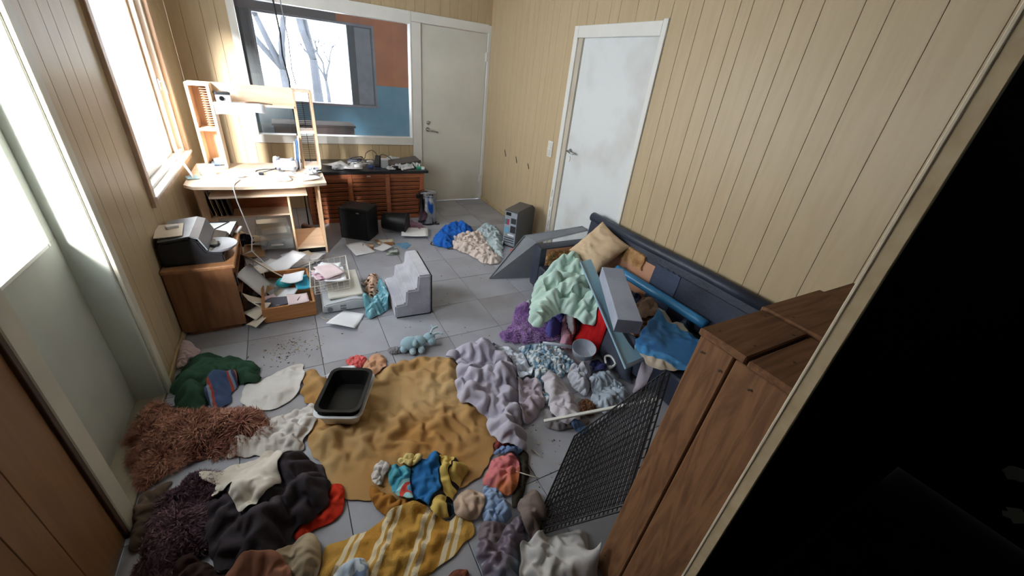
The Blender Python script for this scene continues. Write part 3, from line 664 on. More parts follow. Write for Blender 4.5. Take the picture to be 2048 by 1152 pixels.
CLOTH_SEED = [100]
def cloth(name, label, cat, outline, material, slack=1.3, lam=.11, bulk=0., n=1900, seed=None, group=None, smoothk=2, ragged=.0,
          steps=60, thick=.004, aniso=None, edge=1., parent=None, kind=None, sub=2, lift=0., bulkfn=None, slump=.05, cap=None, floor_min=0., crisp=1.):
    """a sheet with too much material for its outline, settled under gravity on what lies below: it buckles into folds"""
    CLOTH_SEED[0] += 1
    rg = np.random.default_rng(seed if seed is not None else CLOTH_SEED[0])
    slack = 1+(slack-1)*1.45; lam = lam*.86; bulk = bulk*.85
    poly = soften(outline, 1, 0, rg)
    pp = np.array(poly); seg = np.diff(np.vstack([pp, pp[:1]]), axis=0); per = np.hypot(*seg.T).sum()
    m_ = max(24, int(per/.02)); cum = np.concatenate([[0], np.cumsum(np.hypot(*seg.T))]); tt_ = np.linspace(0, per, m_, endpoint=False)
    pc = np.vstack([pp, pp[:1]]); pp = np.stack([np.interp(tt_, cum, pc[:, 0]), np.interp(tt_, cum, pc[:, 1])], -1)
    tan = np.roll(pp, -1, 0)-np.roll(pp, 1, 0); nor = np.stack([tan[:, 1], -tan[:, 0]], -1)/(np.hypot(*tan.T)[:, None]+1e-9)
    wob = sum(rg.normal(0, 1)*np.sin(2*PI*tt_/per*k_+rg.uniform(0, 6)) for k_ in range(max(3, int(per/.22)), max(6, int(per/.07))))
    wob = wob/max(np.abs(wob).max(), 1e-6)*min(.014, per*.011)
    poly = [tuple(q_) for q_ in pp+nor*wob[:, None]]
    P = np.array(poly); x0, y0 = P.min(0); x1, y1 = P.max(0)
    area = .5*abs(np.sum(P[:, 0]*np.roll(P[:, 1], -1)-np.roll(P[:, 0], -1)*P[:, 1]))
    g = min(max(lam/6.5, math.sqrt(area/n)), math.sqrt(area/90))
    a0 = rg.uniform(0, PI/2) if aniso is None else aniso
    ca, sa = math.cos(a0), math.sin(a0); cx, cy = (x0+x1)/2, (y0+y1)/2
    R = math.hypot(x1-x0, y1-y0)/2+g*2; k = int(2*R/g)+1
    gi, gj = np.meshgrid(np.arange(k), np.arange(k), indexing='ij')
    lx, ly = (gi-k/2)*g, (gj-k/2)*g
    X = cx+lx*ca-ly*sa; Y = cy+lx*sa+ly*ca
    # cells whose centre is inside
    cxx = (X[:-1, :-1]+X[1:, 1:])/2; cyy = (Y[:-1, :-1]+Y[1:, 1:])/2
    cell = inside(poly, cxx, cyy)
    used = np.zeros((k, k), bool); full = np.zeros((k, k), int)
    for di in (0, 1):
        for dj in (0, 1):
            used[di:k-1+di, dj:k-1+dj] |= cell; full[di:k-1+di, dj:k-1+dj] += cell
    I = np.where(used.any(1))[0]; J = np.where(used.any(0))[0]
    sl = (slice(I[0], I[-1]+1), slice(J[0], J[-1]+1)); X, Y, used, full = X[sl], Y[sl], used[sl], full[sl]
    cell = cell[I[0]:I[-1], J[0]:J[-1]]
    bd = used & (full < 4)
    d, qx, qy = edge_near(poly, X, Y)
    d = np.where(inside(poly, X, Y), d, 0)
    X = np.where(bd, qx, X); Y = np.where(bd, qy, Y)
    base = np.maximum(hs(X, Y), floor_min)+lift
    if cap is not None: base = np.minimum(base, cap)
    if bulk:
        rmax = max(d[used].max(), .01)*.75
        s = np.clip(d/rmax, 0, 1); s = 1-(1-s)**2
        lump = .72+.45*wnoise(X, Y, lam*2.6, rg, ridged=False)
        base = base + bulk*s*np.clip(lump, .15, 1.3)
    if bulkfn is not None: base = base+bulkfn(X, Y)
    amp = lam*.5*math.sqrt(max(slack-1, .005))
    edgef = np.clip(d/(lam*.7), .15, 1)
    Z = base + amp*edgef*(wnoise(X, Y, lam, rg)+.6) + .3*amp*edgef*wnoise(X, Y, lam*.45, rg)
    Z = np.maximum(Z, base+.002)
    p = np.stack([X, Y, Z], -1); p0 = p.copy(); v = np.zeros_like(p)
    sv = slack*(1+.25*wnoise(X, Y, lam*3, rg, ridged=False))
    offs = []
    for di, dj, st in ((0, 1, 1.), (1, 0, 1.), (1, 1, .5), (1, -1, .5), (0, 2, .06), (2, 0, .06)):
        if dj >= 0: a = (slice(0, p.shape[0]-di), slice(0, p.shape[1]-dj)); b = (slice(di, None), slice(dj, None))
        else: a = (slice(0, p.shape[0]-di), slice(-dj, None)); b = (slice(di, None), slice(0, p.shape[1]+dj))
        mk = used[a] & used[b]
        e = p0[b]-p0[a]; rest = np.hypot(e[..., 0], e[..., 1])*.5*(sv[a]+sv[b])
        offs.append((a, b, mk, rest, st))
    um = used[..., None]
    for it in range(steps):
        q = p + v*.93
        q[..., 2] -= .00012
        for _ in range(4):
            acc = np.zeros_like(q); cnt = np.full(q.shape[:2], 1e-6)
            for a, b, mk, rest, st in offs:
                e = q[b]-q[a]; L = np.sqrt((e*e).sum(-1))+1e-9
                c = (st*.5*(L-rest)/L*mk)[..., None]*e
                acc[a] += c; acc[b] -= c; cnt[a] += mk*st; cnt[b] += mk*st
            q = q + acc/cnt[..., None]*1.0
            # stay in the outline, rest on what is below
            q[..., :2] += (p0[..., :2]-q[..., :2])*np.where(bd, .6, .015)[..., None]
            q[..., 2] = np.maximum(q[..., 2], base+.002)
            if edge: q[..., 2] = np.where(bd, base+.002+(q[..., 2]-base)*(1-edge*.5), q[..., 2])
        if it % 4 == 0:        # bending resistance: smooth the height a little
            zz = q[..., 2]; s4 = np.zeros_like(zz); c4 = np.full(zz.shape, 1e-6)
            for a, b, mk, rest, st in offs[:2]:
                s4[a] += zz[b]*mk; s4[b] += zz[a]*mk; c4[a] += mk; c4[b] += mk
            q[..., 2] = np.where(used, zz+(s4/c4-zz)*slump, zz)
        nv = q-p; mx = g*.5
        v = np.clip(nv, -mx, mx)*um; p = q
    # splat into the height map
    idx = np.full(used.shape, -1); idx[used] = np.arange(used.sum())
    co = p[used]
    stamp(co[:, 0], co[:, 1], co[:, 2]+thick)
    for w in (.33, .67):
        for a, b, mk, rest, st in offs[:3]:
            mid = (p[a]*(1-w)+p[b]*w)[mk]; stamp(mid[:, 0], mid[:, 1], mid[:, 2]+thick)
    ci, cj = np.where(cell)
    F = np.stack([idx[ci, cj], idx[ci+1, cj], idx[ci+1, cj+1], idx[ci, cj+1]], -1)
    ctr = co.mean(0); ctr[2] = co[:, 2].min()
    me = bpy.data.meshes.new(name)
    me.from_pydata((co-ctr).tolist(), [], F.tolist())
    uv = me.uv_layers.new(name='UVMap')
    gu = np.stack([lx[sl][used], ly[sl][used]], -1)
    loops = np.zeros(len(me.loops), int); me.loops.foreach_get('vertex_index', loops)
    uv.data.foreach_set('uv', gu[loops].astype(np.float32).ravel())
    me.polygons.foreach_set('use_smooth', [True]*len(me.polygons))
    me.materials.append(material)
    o = bpy.data.objects.new(name, me); COL.objects.link(o); o.location = ctr
    so = o.modifiers.new('thickness', 'SOLIDIFY'); so.thickness = thick; so.offset = 1
    if sub:
        ss = o.modifiers.new('smooth', 'SUBSURF'); ss.levels = sub; ss.render_levels = sub
    if parent is not None: o.parent = parent
    elif label: tag(o, label, cat, group, kind)
    o['_pts'] = 0; del o['_pts']
    CLOTH_PTS[o.name] = (co-ctr, F)
    return o
CLOTH_PTS = {}

def fur(owner, material, count, length, width=.0022, seed=1, lean=(0, 0), curl=.5, name='pile'):
    """tapered strands rooted over a cloth surface: one part that nobody could count"""
    co, F = CLOTH_PTS[owner.name]; rg = np.random.default_rng(seed)
    f = F[rg.integers(0, len(F), count)]; u, w = rg.random((2, count, 1))
    root = (co[f[:, 0]]*(1-u)+co[f[:, 1]]*u)*(1-w)+(co[f[:, 3]]*(1-u)+co[f[:, 2]]*u)*w
    nrm = np.cross(co[f[:, 2]]-co[f[:, 0]], co[f[:, 3]]-co[f[:, 1]]); nrm /= np.linalg.norm(nrm, axis=1, keepdims=True)+1e-9
    nrm *= np.sign(nrm[:, 2:3]+1e-6)
    clump = np.stack([np.sin(root[:, 0]*40+root[:, 1]*17), np.cos(root[:, 1]*37-root[:, 0]*23), np.zeros(count)], -1)
    t = nrm*.8 + clump*curl + rg.normal(0, .35, (count, 3)) + np.array([lean[0], lean[1], 0])
    t /= np.linalg.norm(t, axis=1, keepdims=True)
    side = np.cross(t, rg.normal(0, 1, (count, 3))); side /= np.linalg.norm(side, axis=1, keepdims=True)+1e-9
    L = length*rg.uniform(.55, 1.2, (count, 1))
    bend = np.cross(side, t)*L*.3*rg.normal(0, 1, (count, 1)); bend[:, 2] -= (L*.25)[:, 0]
    p1 = root+t*L*.55; p2 = root+t*L+bend
    hw = side*width
    V = np.stack([root-hw, root+hw, p1-hw*.8, p1+hw*.8, p2], 1).reshape(-1, 3)
    b = np.arange(count)[:, None]*5
    faces = (b+np.array([0, 1, 3, 2])).tolist()+(b+np.array([2, 3, 4])).tolist()
    me = bpy.data.meshes.new(name); me.from_pydata(V.tolist(), [], faces); me.materials.append(material)
    o = bpy.data.objects.new(name, me); COL.objects.link(o); o.parent = owner; o['kind'] = 'stuff'
    return o

# ------------------------------------------------------------------ furniture
W_birch = wood('birch_veneer', (232, 212, 190), (222, 198, 172), scale=2.5, stretch=(1, 10, 10), rough=.45, bump=.04)
W_birch_v = wood('birch_veneer_upright', (222, 194, 164), (208, 178, 146), scale=2.5, stretch=(10, 10, 1), rough=.45, bump=.04)
W_cab = wood('red_brown_wood', (160, 100, 68), (138, 80, 52), scale=3., stretch=(1, 12, 12), rough=.5, bump=.08)
W_chest = wood('chest_brown', (140, 98, 68), (120, 80, 54), scale=2., stretch=(10, 10, 1), rough=.5, bump=.05)
W_chest_top = wood('chest_top', (160, 116, 80), (142, 98, 66), scale=2., stretch=(10, 1, 10), rough=.5, bump=.05)
W_crate = wood('crate_plank', (138, 98, 66), (108, 72, 46), scale=2.2, stretch=(9, 9, .9), rough=.7, bump=.3, dist=9.)
W_crate_t = wood('crate_plank_top', (132, 92, 62), (104, 68, 44), scale=2.2, stretch=(.9, 9, 9), rough=.7, bump=.3, dist=9.)
W_drawer = wood('drawer_pine', (178, 124, 78), (154, 102, 60), scale=2.5, stretch=(1, 10, 10), rough=.55, bump=.08)
P_black = mat('black_plastic', (16, 17, 19), .42, var=.1, spec=.3)
P_white = mat('white_plastic', (226, 228, 230), .4, var=.03)
P_grey = mat('grey_plastic', (120, 124, 132), .45, var=.06)
P_lgrey = mat('light_grey_plastic', (188, 194, 200), .45, rgb2=(168, 172, 176), vscale=3.)
P_dark = mat('charcoal_plastic', (52, 54, 58), .5, var=.15)
P_clear = glass('clear_plastic', (.94, .95, .97), .6, dust=.22)
M_chrome = mat('chrome', (205, 208, 214), .12, metal=1., rgb2=(150, 156, 170), vscale=9.)
M_blackmetal = mat('black_wire', (18, 18, 20), .45, var=.1)
M_whitewire = mat('white_wire', (228, 224, 214), .4, var=.05)
M_paper = mat('paper', (226, 228, 234), .8, var=.03)
M_paper2 = mat('paper_cream', (222, 212, 196), .8, var=.05)
M_card = mat('cardboard', (178, 142, 106), .85, var=.1)

# computer desk with hutch
DX, DY = .045, 3.52
desk = thing('computer_desk', 'birch computer desk with a hutch of two narrow towers', 'desk', (DX, DY, 0))
bm = BM(); prism(bm, [(0, .10, .682), (.06, .035, .682), (.35, 0, .682), (.70, .0, .682), (.955, .06, .682), (.955, .80, .682), (0, .80, .682)], (0, 0, .022)); link('desktop', bm, W_birch, desk)
bm = BM(); box(bm, .13, .80, .08, .46, .594, .612, bev=.003); link('keyboard_tray', bm, W_birch, desk)
bm = BM(); prism(bm, [(.03, .38, 0), (.03, .80, 0), (.03, .80, .682), (.03, .20, .682), (.03, .26, .45)], (.016, 0, 0)); link('side_panel', bm, W_birch_v, desk)
bm = BM(); box(bm, .645, .661, .255, .75, .0, .682, bev=.002); link('side_panel', bm, W_birch_v, desk)
bm = BM(); box(bm, .890, .906, .225, .75, .0, .682, bev=.002); link('side_panel', bm, W_birch_v, desk)
bm = BM(); box(bm, .661, .890, .25, .74, .05, .066, bev=.002); link('bottom_shelf', bm, W_birch, desk)
bm = BM(); box(bm, .661, .890, .27, .286, .0, .05); link('plinth', bm, P_black, desk)
bm = BM(); box(bm, .046, .645, .72, .736, .30, .682); link('back_panel', bm, W_cab, desk)
bm = BM(); box(bm, .046, .645, .50, .72, .296, .312, bev=.002); link('lower_shelf', bm, W_birch, desk)
def tower(x0, rack):
    y0, y1, z0, z1, w, t = .58, .78, .704, 1.352, .152, .02
    for xa in (x0, x0+w-t):
        bm = BM(); box(bm, xa, xa+t, y0, y1, z0, z1, bev=.0015); link('tower_side', bm, W_birch_v, desk)
    for z in (z0, 1.005, z1-t):
        bm = BM(); box(bm, x0+t, x0+w-t, y0+.001, y1, z, z+t, bev=.0015); link('tower_shelf', bm, W_birch, desk)
    if rack == 'solid':
        bm = BM(); box(bm, x0+t, x0+w-t, y1-.01, y1-.004, z0, z1); link('tower_back', bm, W_birch_v, desk)
        bm = BM()
        for i in range(17): box(bm, x0+w-t-.05, x0+w-t-.001, y0+.03, y1-.02, 1.032+i*.0175, 1.035+i*.0175)
        r_ = link('disc_rack', bm, mat('rack_tan', (196, 156, 122), .5), desk)
    else:
        for za, zb in ((z0+t, 1.0), (1.02, z1-t)):
            bm = BM(); z = za+.012
            while z < zb-.004:
                tube(bm, [(x0+t, y1-.03, z), (x0+w-t, y1-.03, z)], .0018, 4); z += .0165
            tube(bm, [(x0+w/2, y1-.03, za), (x0+w/2, y1-.03, zb)], .002, 4)
            link('disc_rack', bm, M_blackmetal, desk)
tower(.095, 'solid'); tower(.815, 'wire')
bm = BM(); box(bm, .24, .815, .57, .78, 1.205, 1.221, bev=.002); link('bridge_shelf', bm, W_birch, desk)
bm = BM(); box(bm, .24, .815, .766, .78, 1.221, 1.352, bev=.002); link('bridge_back', bm, W_birch, desk)

# slatted cabinet with a black top
cab = thing('slatted_cabinet', 'red brown cabinet with louvred slats and a black top', 'cabinet', (.88, 4.52, 0))
LX = 1.24
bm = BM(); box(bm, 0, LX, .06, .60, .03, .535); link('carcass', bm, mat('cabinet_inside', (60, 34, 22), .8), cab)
bm = BM(); box(bm, -.02, LX+.05, -.01, .612, .537, .567, bev=.006, seg=2); link('top', bm, mat('black_laminate', (30, 31, 34), .3, rgb2=(44, 44, 48), vscale=8.), cab)
px = [0, .19, .22+.19, .44+.19, .83, 1.20]
posts = [.0, .385, .43, .80, .845, LX-.04]
for x0 in (0, .40, .80, LX-.045):
    bm = BM(); box(bm, x0, x0+.045, .0, .06, 0, .535, bev=.003); link('post', bm, W_cab, cab)
for z0, z1 in ((.485, .535), (.0, .04)):
    bm = BM(); box(bm, .045, LX-.045, .012, .06, z0, z1, bev=.003); link('rail', bm, W_cab, cab)
slat0 = None
for x0 in (.045, .445, .845):
    wd = .355 if x0 < .8 else .35
    for i in range(9):
        z = .062 + i*.0475
        if slat0 is None:
            bm = BM(); box(bm, 0, 1, -.0215, .0215, -.005, .005, bev=.002, mtx=rotm('X', math.radians(-68)))
            slat0 = link('slat', bm, W_cab, cab); o = slat0
        else: o = like(slat0, 'slat', cab)
        o.location = (x0, .03, z+.018); o.scale = (wd, 1, 1)
        o.rotation_euler = (rnd.uniform(-.05, .05), rnd.uniform(-.006, .006), 0)
bm = BM(); box(bm, .6, .64, .008, .012, .505, .515, bev=.003); link('label_plate', bm, P_white, cab)
stamp_box(.86, 2.17, 4.51, 5.13, .567)

# pedal bin
pb = thing('pedal_bin', 'chrome pedal bin in front of the slatted cabinet', 'bin', (2.1, 4.34, 0))
bm = BM(); lathe(bm, [(0, 0.005), (.098, .005), (.102, .012), (.102, .33), (.098, .335)], 28); link('body', bm, M_chrome, pb, smooth=True, angle=.6)
bm = BM(); lathe(bm, [(.106, .335), (.108, .35), (.106, .366), (.085, .378), (0, .386)], 28); link('lid', bm, M_chrome, pb, smooth=True, angle=.7)
bm = BM(); lathe(bm, [(.100, 0), (.108, 0), (.108, .014), (.103, .016)], 28); link('base_ring', bm, P_black, pb, smooth=True)
bm = BM(); tube(bm, [(.05, -.09, .01), (.08, -.125, .016), (.105, -.13, .02)], .008, 6); link('pedal', bm, P_black, pb)
bm = BM(); box(bm, -.128, -.1, -.02, .02, .30, .345, bev=.004); link('hinge', bm, P_black, pb)
stamp_box(2.0, 2.2, 4.24, 4.44, .38)

# black box speaker and tipped black bin
spk = thing('subwoofer', 'upright black box speaker standing before the slatted cabinet', 'speaker', (1.30, 4.10, 0), rz=math.radians(-35))
bm = BM(); box(bm, -.15, .15, -.12, .12, 0, .33, bev=.012, seg=2); link('cabinet', bm, P_black, spk)
bm = BM(); box(bm, -.135, .135, -.128, -.12, .03, .30, bev=.003); link('grille', bm, mat('speaker_cloth', (18, 18, 20), .95, var=.3, bump=.4, bscale=300.), spk)
bm = BM(); box(bm, .04, .07, -.131, -.127, .285, .295); link('badge', bm, M_steel, spk)
bn = thing('waste_basket', 'black plastic waste basket tipped on its side', 'bin', (1.56, 4.20, .115), rot=(0, math.radians(92), math.radians(-28)))
bm = BM(); lathe(bm, [(0, 0), (.085, 0), (.088, .01), (.112, .26), (.114, .26), (.105, .255), (.082, .014), (0, .012)], 24); link('shell', bm, P_black, bn, smooth=True, angle=.8)
bm = BM(); lathe(bm, [(.111, .25), (.119, .252), (.119, .264), (.110, .264)], 24); link('rim', bm, P_black, bn, smooth=True, angle=.6)
stamp_box(1.16, 1.76, 3.95, 4.3, .2)

# tower PC seen from the back
pc = thing('computer_tower', 'dark grey desktop computer tower against the right wall', 'computer', (2.875, 3.515, 0), rz=math.radians(31))
L2, W2, H2 = .19, .082, .41
bm = BM(); prism(bm, [(-L2, -W2, .01), (L2-.02, -W2, .01), (L2, -W2, .05), (L2, -W2, H2-.03), (L2-.07, -W2, H2+.012), (-L2, -W2, H2-.004)], (0, 2*W2, 0))
bmesh.ops.bevel(bm, geom=bm.edges[:], offset=.006, segments=2, affect='EDGES'); link('case', bm, mat('pc_case', (88, 86, 86), .42, var=.05), pc, smooth=True, angle=.5)
bm = BM(); box(bm, -L2-.003, -L2+.004, -W2+.008, W2-.008, .02, H2-.02, bev=.002); back = link('back_plate', bm, mat('galvanised', (168, 178, 190), .4, metal=.5, var=.1, vscale=20.), pc)
for y0, y1, z0, z1, mt_ in ((-.065, -.005, .27, .33, P_dark), (-.068, -.005, .17, .245, P_dark), (.015, .04, .25, .31, mat('port_red', (170, 52, 66), .5)), (.042, .068, .25, .31, mat('port_teal', (76, 120, 134), .5)),
                            (.0, .062, .35, .385, P_black), (-.06, .06, .05, .06, P_dark), (-.06, .06, .075, .085, P_dark), (-.06, .06, .10, .11, P_dark), (.01, .065, .16, .22, mat('port_blue', (110, 168, 200), .5)), (-.055, .02, .13, .15, P_white)):
    bm = BM(); box(bm, -L2-.006, -L2-.001, y0, y1, z0, z1, bev=.001); link('port', bm, mt_, back)
bm = BM(); lathe(bm, [(0, 0), (.022, 0), (.022, .002), (0, .003)], 16, sx=1.3); link('badge', bm, M_steel, pc, loc=(.03, .0, H2+.003))
for dx in (-.16, .16):
    bm = BM(); box(bm, dx-.02, dx+.02, -W2-.015, W2+.015, 0, .014, bev=.003); link('foot', bm, P_black, pc)
stamp_poly([(2.68, 3.46), (2.78, 3.36), (3.06, 3.53), (2.97, 3.66)], .2)

# small chest, drawers pulled out, with a printer on top
ch = thing('drawer_chest', 'brown wooden chest with missing drawers under the printer', 'chest', (.006, 2.66, 0))
CX, CY, CZ = .335, .66, .462
bm = BM(); box(bm, .0, CX, .0, .02, .03, CZ-.02, bev=.003); link('side_panel', bm, W_chest, ch)
bm = BM(); box(bm, .0, CX, CY-.02, CY, .03, CZ-.02, bev=.003); link('side_panel', bm, W_chest, ch)
bm = BM(); box(bm, .0, .014, .02, CY-.02, .03, CZ-.02); link('back_panel', bm, W_chest, ch)
bm = BM(); box(bm, -.004, CX+.02, -.014, CY+.014, CZ-.02, CZ+.004, bev=.006, seg=2); link('top', bm, W_chest_top, ch)
bm = BM(); box(bm, .014, CX, .02, CY-.02, .03, .05); link('bottom', bm, W_chest, ch)
for z in (.17, .305):
    bm = BM(); box(bm, .014, CX-.004, .02, CY-.02, z, z+.014); link('divider', bm, W_chest, ch)
for k in range(2):
    bm = BM(); box(bm, .03, CX-.03, (.02, CY-.05)[k], (.05, CY-.02)[k], 0, .03); link('foot', bm, W_chest, ch)
for k in range(2):
    bm = BM(); box(bm, CX+.0, CX+.008, .03, .045, .16+.14*k, .25+.14*k); link('runner', bm, P_black, ch)
stamp_box(0, .35, 2.65, 3.33, .466)

pr = thing('inkjet_printer', 'black and grey inkjet printer on the brown chest', 'printer', (.015, 2.70, .466))
bm = BM(); prism(bm, [(0, 0, .0), (.30, 0, .0), (.30, 0, .05), (.22, 0, .075), (.19, 0, .15), (.16, 0, .165), (.02, 0, .15), (0, 0, .12)], (0, .40, 0))
bmesh.ops.bevel(bm, geom=bm.edges[:], offset=.008, segments=2, affect='EDGES'); link('body', bm, mat('printer_black', (34, 34, 38), .35, var=.15), pr, smooth=True, angle=.5)
bm = BM(); prism(bm, [(.01, 0, .148), (.155, 0, .167), (.192, 0, .152), (.222, 0, .079), (.228, 0, .08), (.198, 0, .158), (.158, 0, .174), (.008, 0, .156)], (0, .36, 0)); bmesh.ops.translate(bm, vec=(0, .02, 0), verts=bm.verts); link('lid', bm, mat('printer_silver', (128, 136, 146), .35, var=.1, vscale=8.), pr)
bm = BM(); lathe(bm, [(0, .0), (.10, .0), (.115, .012), (.118, .024), (.10, .018), (0, .012)], 20, sx=1.0, sy=.95); link('output_tray', bm, P_grey, pr, loc=(.25, .13, .05), smooth=True, angle=.7)
bm = BM(); box(bm, .2, .27, .10, .17, .064, .08, bev=.006); link('cartridge', bm, P_black, pr)
stamp_box(.0, .26, 2.68, 3.1, .63)
fl = thing('document_sheet', 'beige folded document lying on the printer lid', 'paper', (.055, 2.79, .639), rz=.1)
bm = BM(); box(bm, -.05, .08, -.06, .16, 0, .004, bev=.001); link('sheet', bm, M_paper2, fl)
st = thing('note_block', 'small white note block on the beige document', 'paper', (.075, 2.88, .6435), rz=.4)
bm = BM(); box(bm, -.03, .03, -.018, .018, 0, .014, bev=.003); link('pages', bm, M_paper, st)
bk = thing('binder', 'thin white binder with black edge beside the printer', 'binder', (.23, 3.20, .467), rz=-.10)
bm = BM(); box(bm, -.10, .10, -.11, .13, .0, .035, bev=.003); link('pages', bm, M_paper, bk)
bm = BM(); box(bm, -.105, .105, -.115, .135, .035, .039, bev=.001); link('cover', bm, P_white, bk)
bm = BM(); box(bm, .1, .108, -.115, .135, 0, .039, bev=.002); link('spine', bm, P_black, bk)
bm = BM(); tube(bm, [(-.08, .12, .042), (.06, .12, .042), (.0, -.02, .042), (-.07, .03, .042), (-.08, .1, .042)], .004, 5); link('cable_loop', bm, P_dark, bk)
rb = thing('red_booklet', 'red and white booklet on the chest corner by the binder', 'book', (.325, 3.24, .467), rz=-.2)
bm = BM(); box(bm, -.04, .04, -.06, .06, 0, .012, bev=.002); link('pages', bm, M_paper, rb)
bm = BM(); box(bm, -.038, .02, -.055, .055, .012, .014); link('cover', bm, mat('red_print', (200, 44, 40), .5), rb)

# pulled-out drawer on the floor
dr = thing('pine_drawer_box', 'pine drawer on the floor full of papers', 'drawer', (.44, 2.66, 0), rz=math.radians(1))
for nm, a in (('front', (.0, .325, .0, .018, .005, .115)), ('back', (.02, .305, .57, .585, .01, .11)), ('side', (.0, .016, .018, .57, .01, .11)), ('side', (.309, .325, .018, .57, .01, .11)), ('bottom', (.01, .315, .01, .575, .005, .014))):
    bm = BM(); box(bm, *a, bev=.002); link(nm, bm, W_drawer, dr)
stamp_box(.46, .75, 2.68, 3.23, .03)

# beige-grey scanner on the floor
sc = thing('flatbed_scanner', 'light grey flatbed scanner on the floor beside the drawer', 'scanner', (.80, 2.66, 0), rz=math.radians(-2))
bm = BM(); prism(bm, [(0, 0, .005), (.30, 0, .005), (.30, 0, .075), (.22, 0, .095), (.02, 0, .07), (0, 0, .04)], (0, .50, 0)); bmesh.ops.bevel(bm, geom=bm.edges[:], offset=.01, segments=2, affect='EDGES'); link('body', bm, P_lgrey, sc, smooth=True, angle=.5)
bm = BM(); box(bm, .05, .29, .05, .47, .0, .018, bev=.006, mtx=at(0, 0, .082) @ rotm('Y', -.02)); link('lid', bm, mat('scanner_lid', (206, 204, 196), .4, var=.04), sc)
for k in range(2):
    bm = BM(); box(bm, .12, .16, -.003, .002, .022+.022*k, .036+.022*k, bev=.001); link('vent', bm, P_grey, sc)
bm = BM(); lathe(bm, [(0, 0), (.018, 0), (.018, .004), (0, .006)], 16); bmesh.ops.rotate(bm, matrix=rotm('X', PI/2), verts=bm.verts); link('button', bm, P_grey, sc, loc=(.05, 0, .035))
stamp_box(.8, 1.1, 2.66, 3.16, .1)

# wire letter basket lying on the scanner and drawer
bs = thing('wire_basket', 'white wire letter basket full of papers resting on the scanner', 'basket', (.905, 2.98, .115), rz=math.radians(-4), rot=(math.radians(2), math.radians(-7), math.radians(-4)))
BX, BY, BZ = .135, .20, .075
bm = BM()
tube(bm, [(-BX, -BY, BZ), (BX, -BY, BZ), (BX, BY, BZ), (-BX, BY, BZ)], .0045, 6, closed=True); link('top_rim', bm, M_whitewire, bs)
bm = BM(); tube(bm, [(-BX*.9, -BY*.93, 0), (BX*.9, -BY*.93, 0), (BX*.9, BY*.93, 0), (-BX*.9, BY*.93, 0)], .003, 5, closed=True); link('base_rim', bm, M_whitewire, bs)
w0 = None
for i in range(11):
    y_ = -BY*.93+i*BY*.186
    bm = BM(); tube(bm, [(-BX, y_*1.07, BZ), (-BX*.9, y_, 0), (BX*.9, y_, 0), (BX, y_*1.07, BZ)], .002, 4); link('wire', bm, M_whitewire, bs)
for i in range(7):
    x_ = -BX*.9+i*BX*.3
    bm = BM(); tube(bm, [(x_*1.11, -BY, BZ), (x_, -BY*.93, 0), (x_, BY*.93, 0), (x_*1.11, BY, BZ)], .002, 4); link('wire', bm, M_whitewire, bs)

# pet stairs
ps = thing('pet_stairs', 'grey plush three step pet stairs in the middle of the floor', 'pet stairs', (1.262, 2.43, 0), rz=math.radians(-3))
M_plush = fabric('grey_plush', (176, 176, 186), (150, 150, 162), vscale=6., lo=.35, hi=.65, bump=.5, bscale=120., sheen=.6)
bm = BM(); prism(bm, [(0, 0, .006), (.265, 0, .006), (.265, 0, .335), (.17, 0, .335), (.16, 0, .225), (.085, 0, .222), (.075, 0, .115), (0, 0, .11)], (0, .46, 0))
bmesh.ops.bevel(bm, geom=bm.edges[:], offset=.011, segments=2, affect='EDGES')
link('plush_cover', bm, M_plush, ps, smooth=True, angle=1.2)
bm = BM(); box(bm, .262, .272, .01, .45, .004, .325, bev=.002); link('back_board', bm, P_black, ps)
bm = BM(); box(bm, .01, .262, .01, .45, .0, .008); link('base_board', bm, P_black, ps)
stamp_box(1.26, 1.53, 2.43, 2.89, .33)

# broken sofa along the right wall
so = thing('broken_sofa', 'torn navy leather sofa frame along the right wall', 'sofa', (2.5, .78, 0))
M_navy = mat('navy_leather', (52, 58, 74), .42, rgb2=(40, 44, 58), vscale=4., bump=.25, bscale=50.)
M_navy2 = mat('navy_leather_panel', (62, 74, 98), .45, rgb2=(50, 60, 82), vscale=3., bump=.3, bscale=40.)
M_foam = mat('torn_foam', (190, 150, 104), .95, rgb2=(150, 106, 64), vscale=18., bump=1., bscale=70.)
M_board = wood('fibre_board', (194, 146, 118), (182, 130, 102), scale=2., stretch=(1, 1, 1), rough=.7)
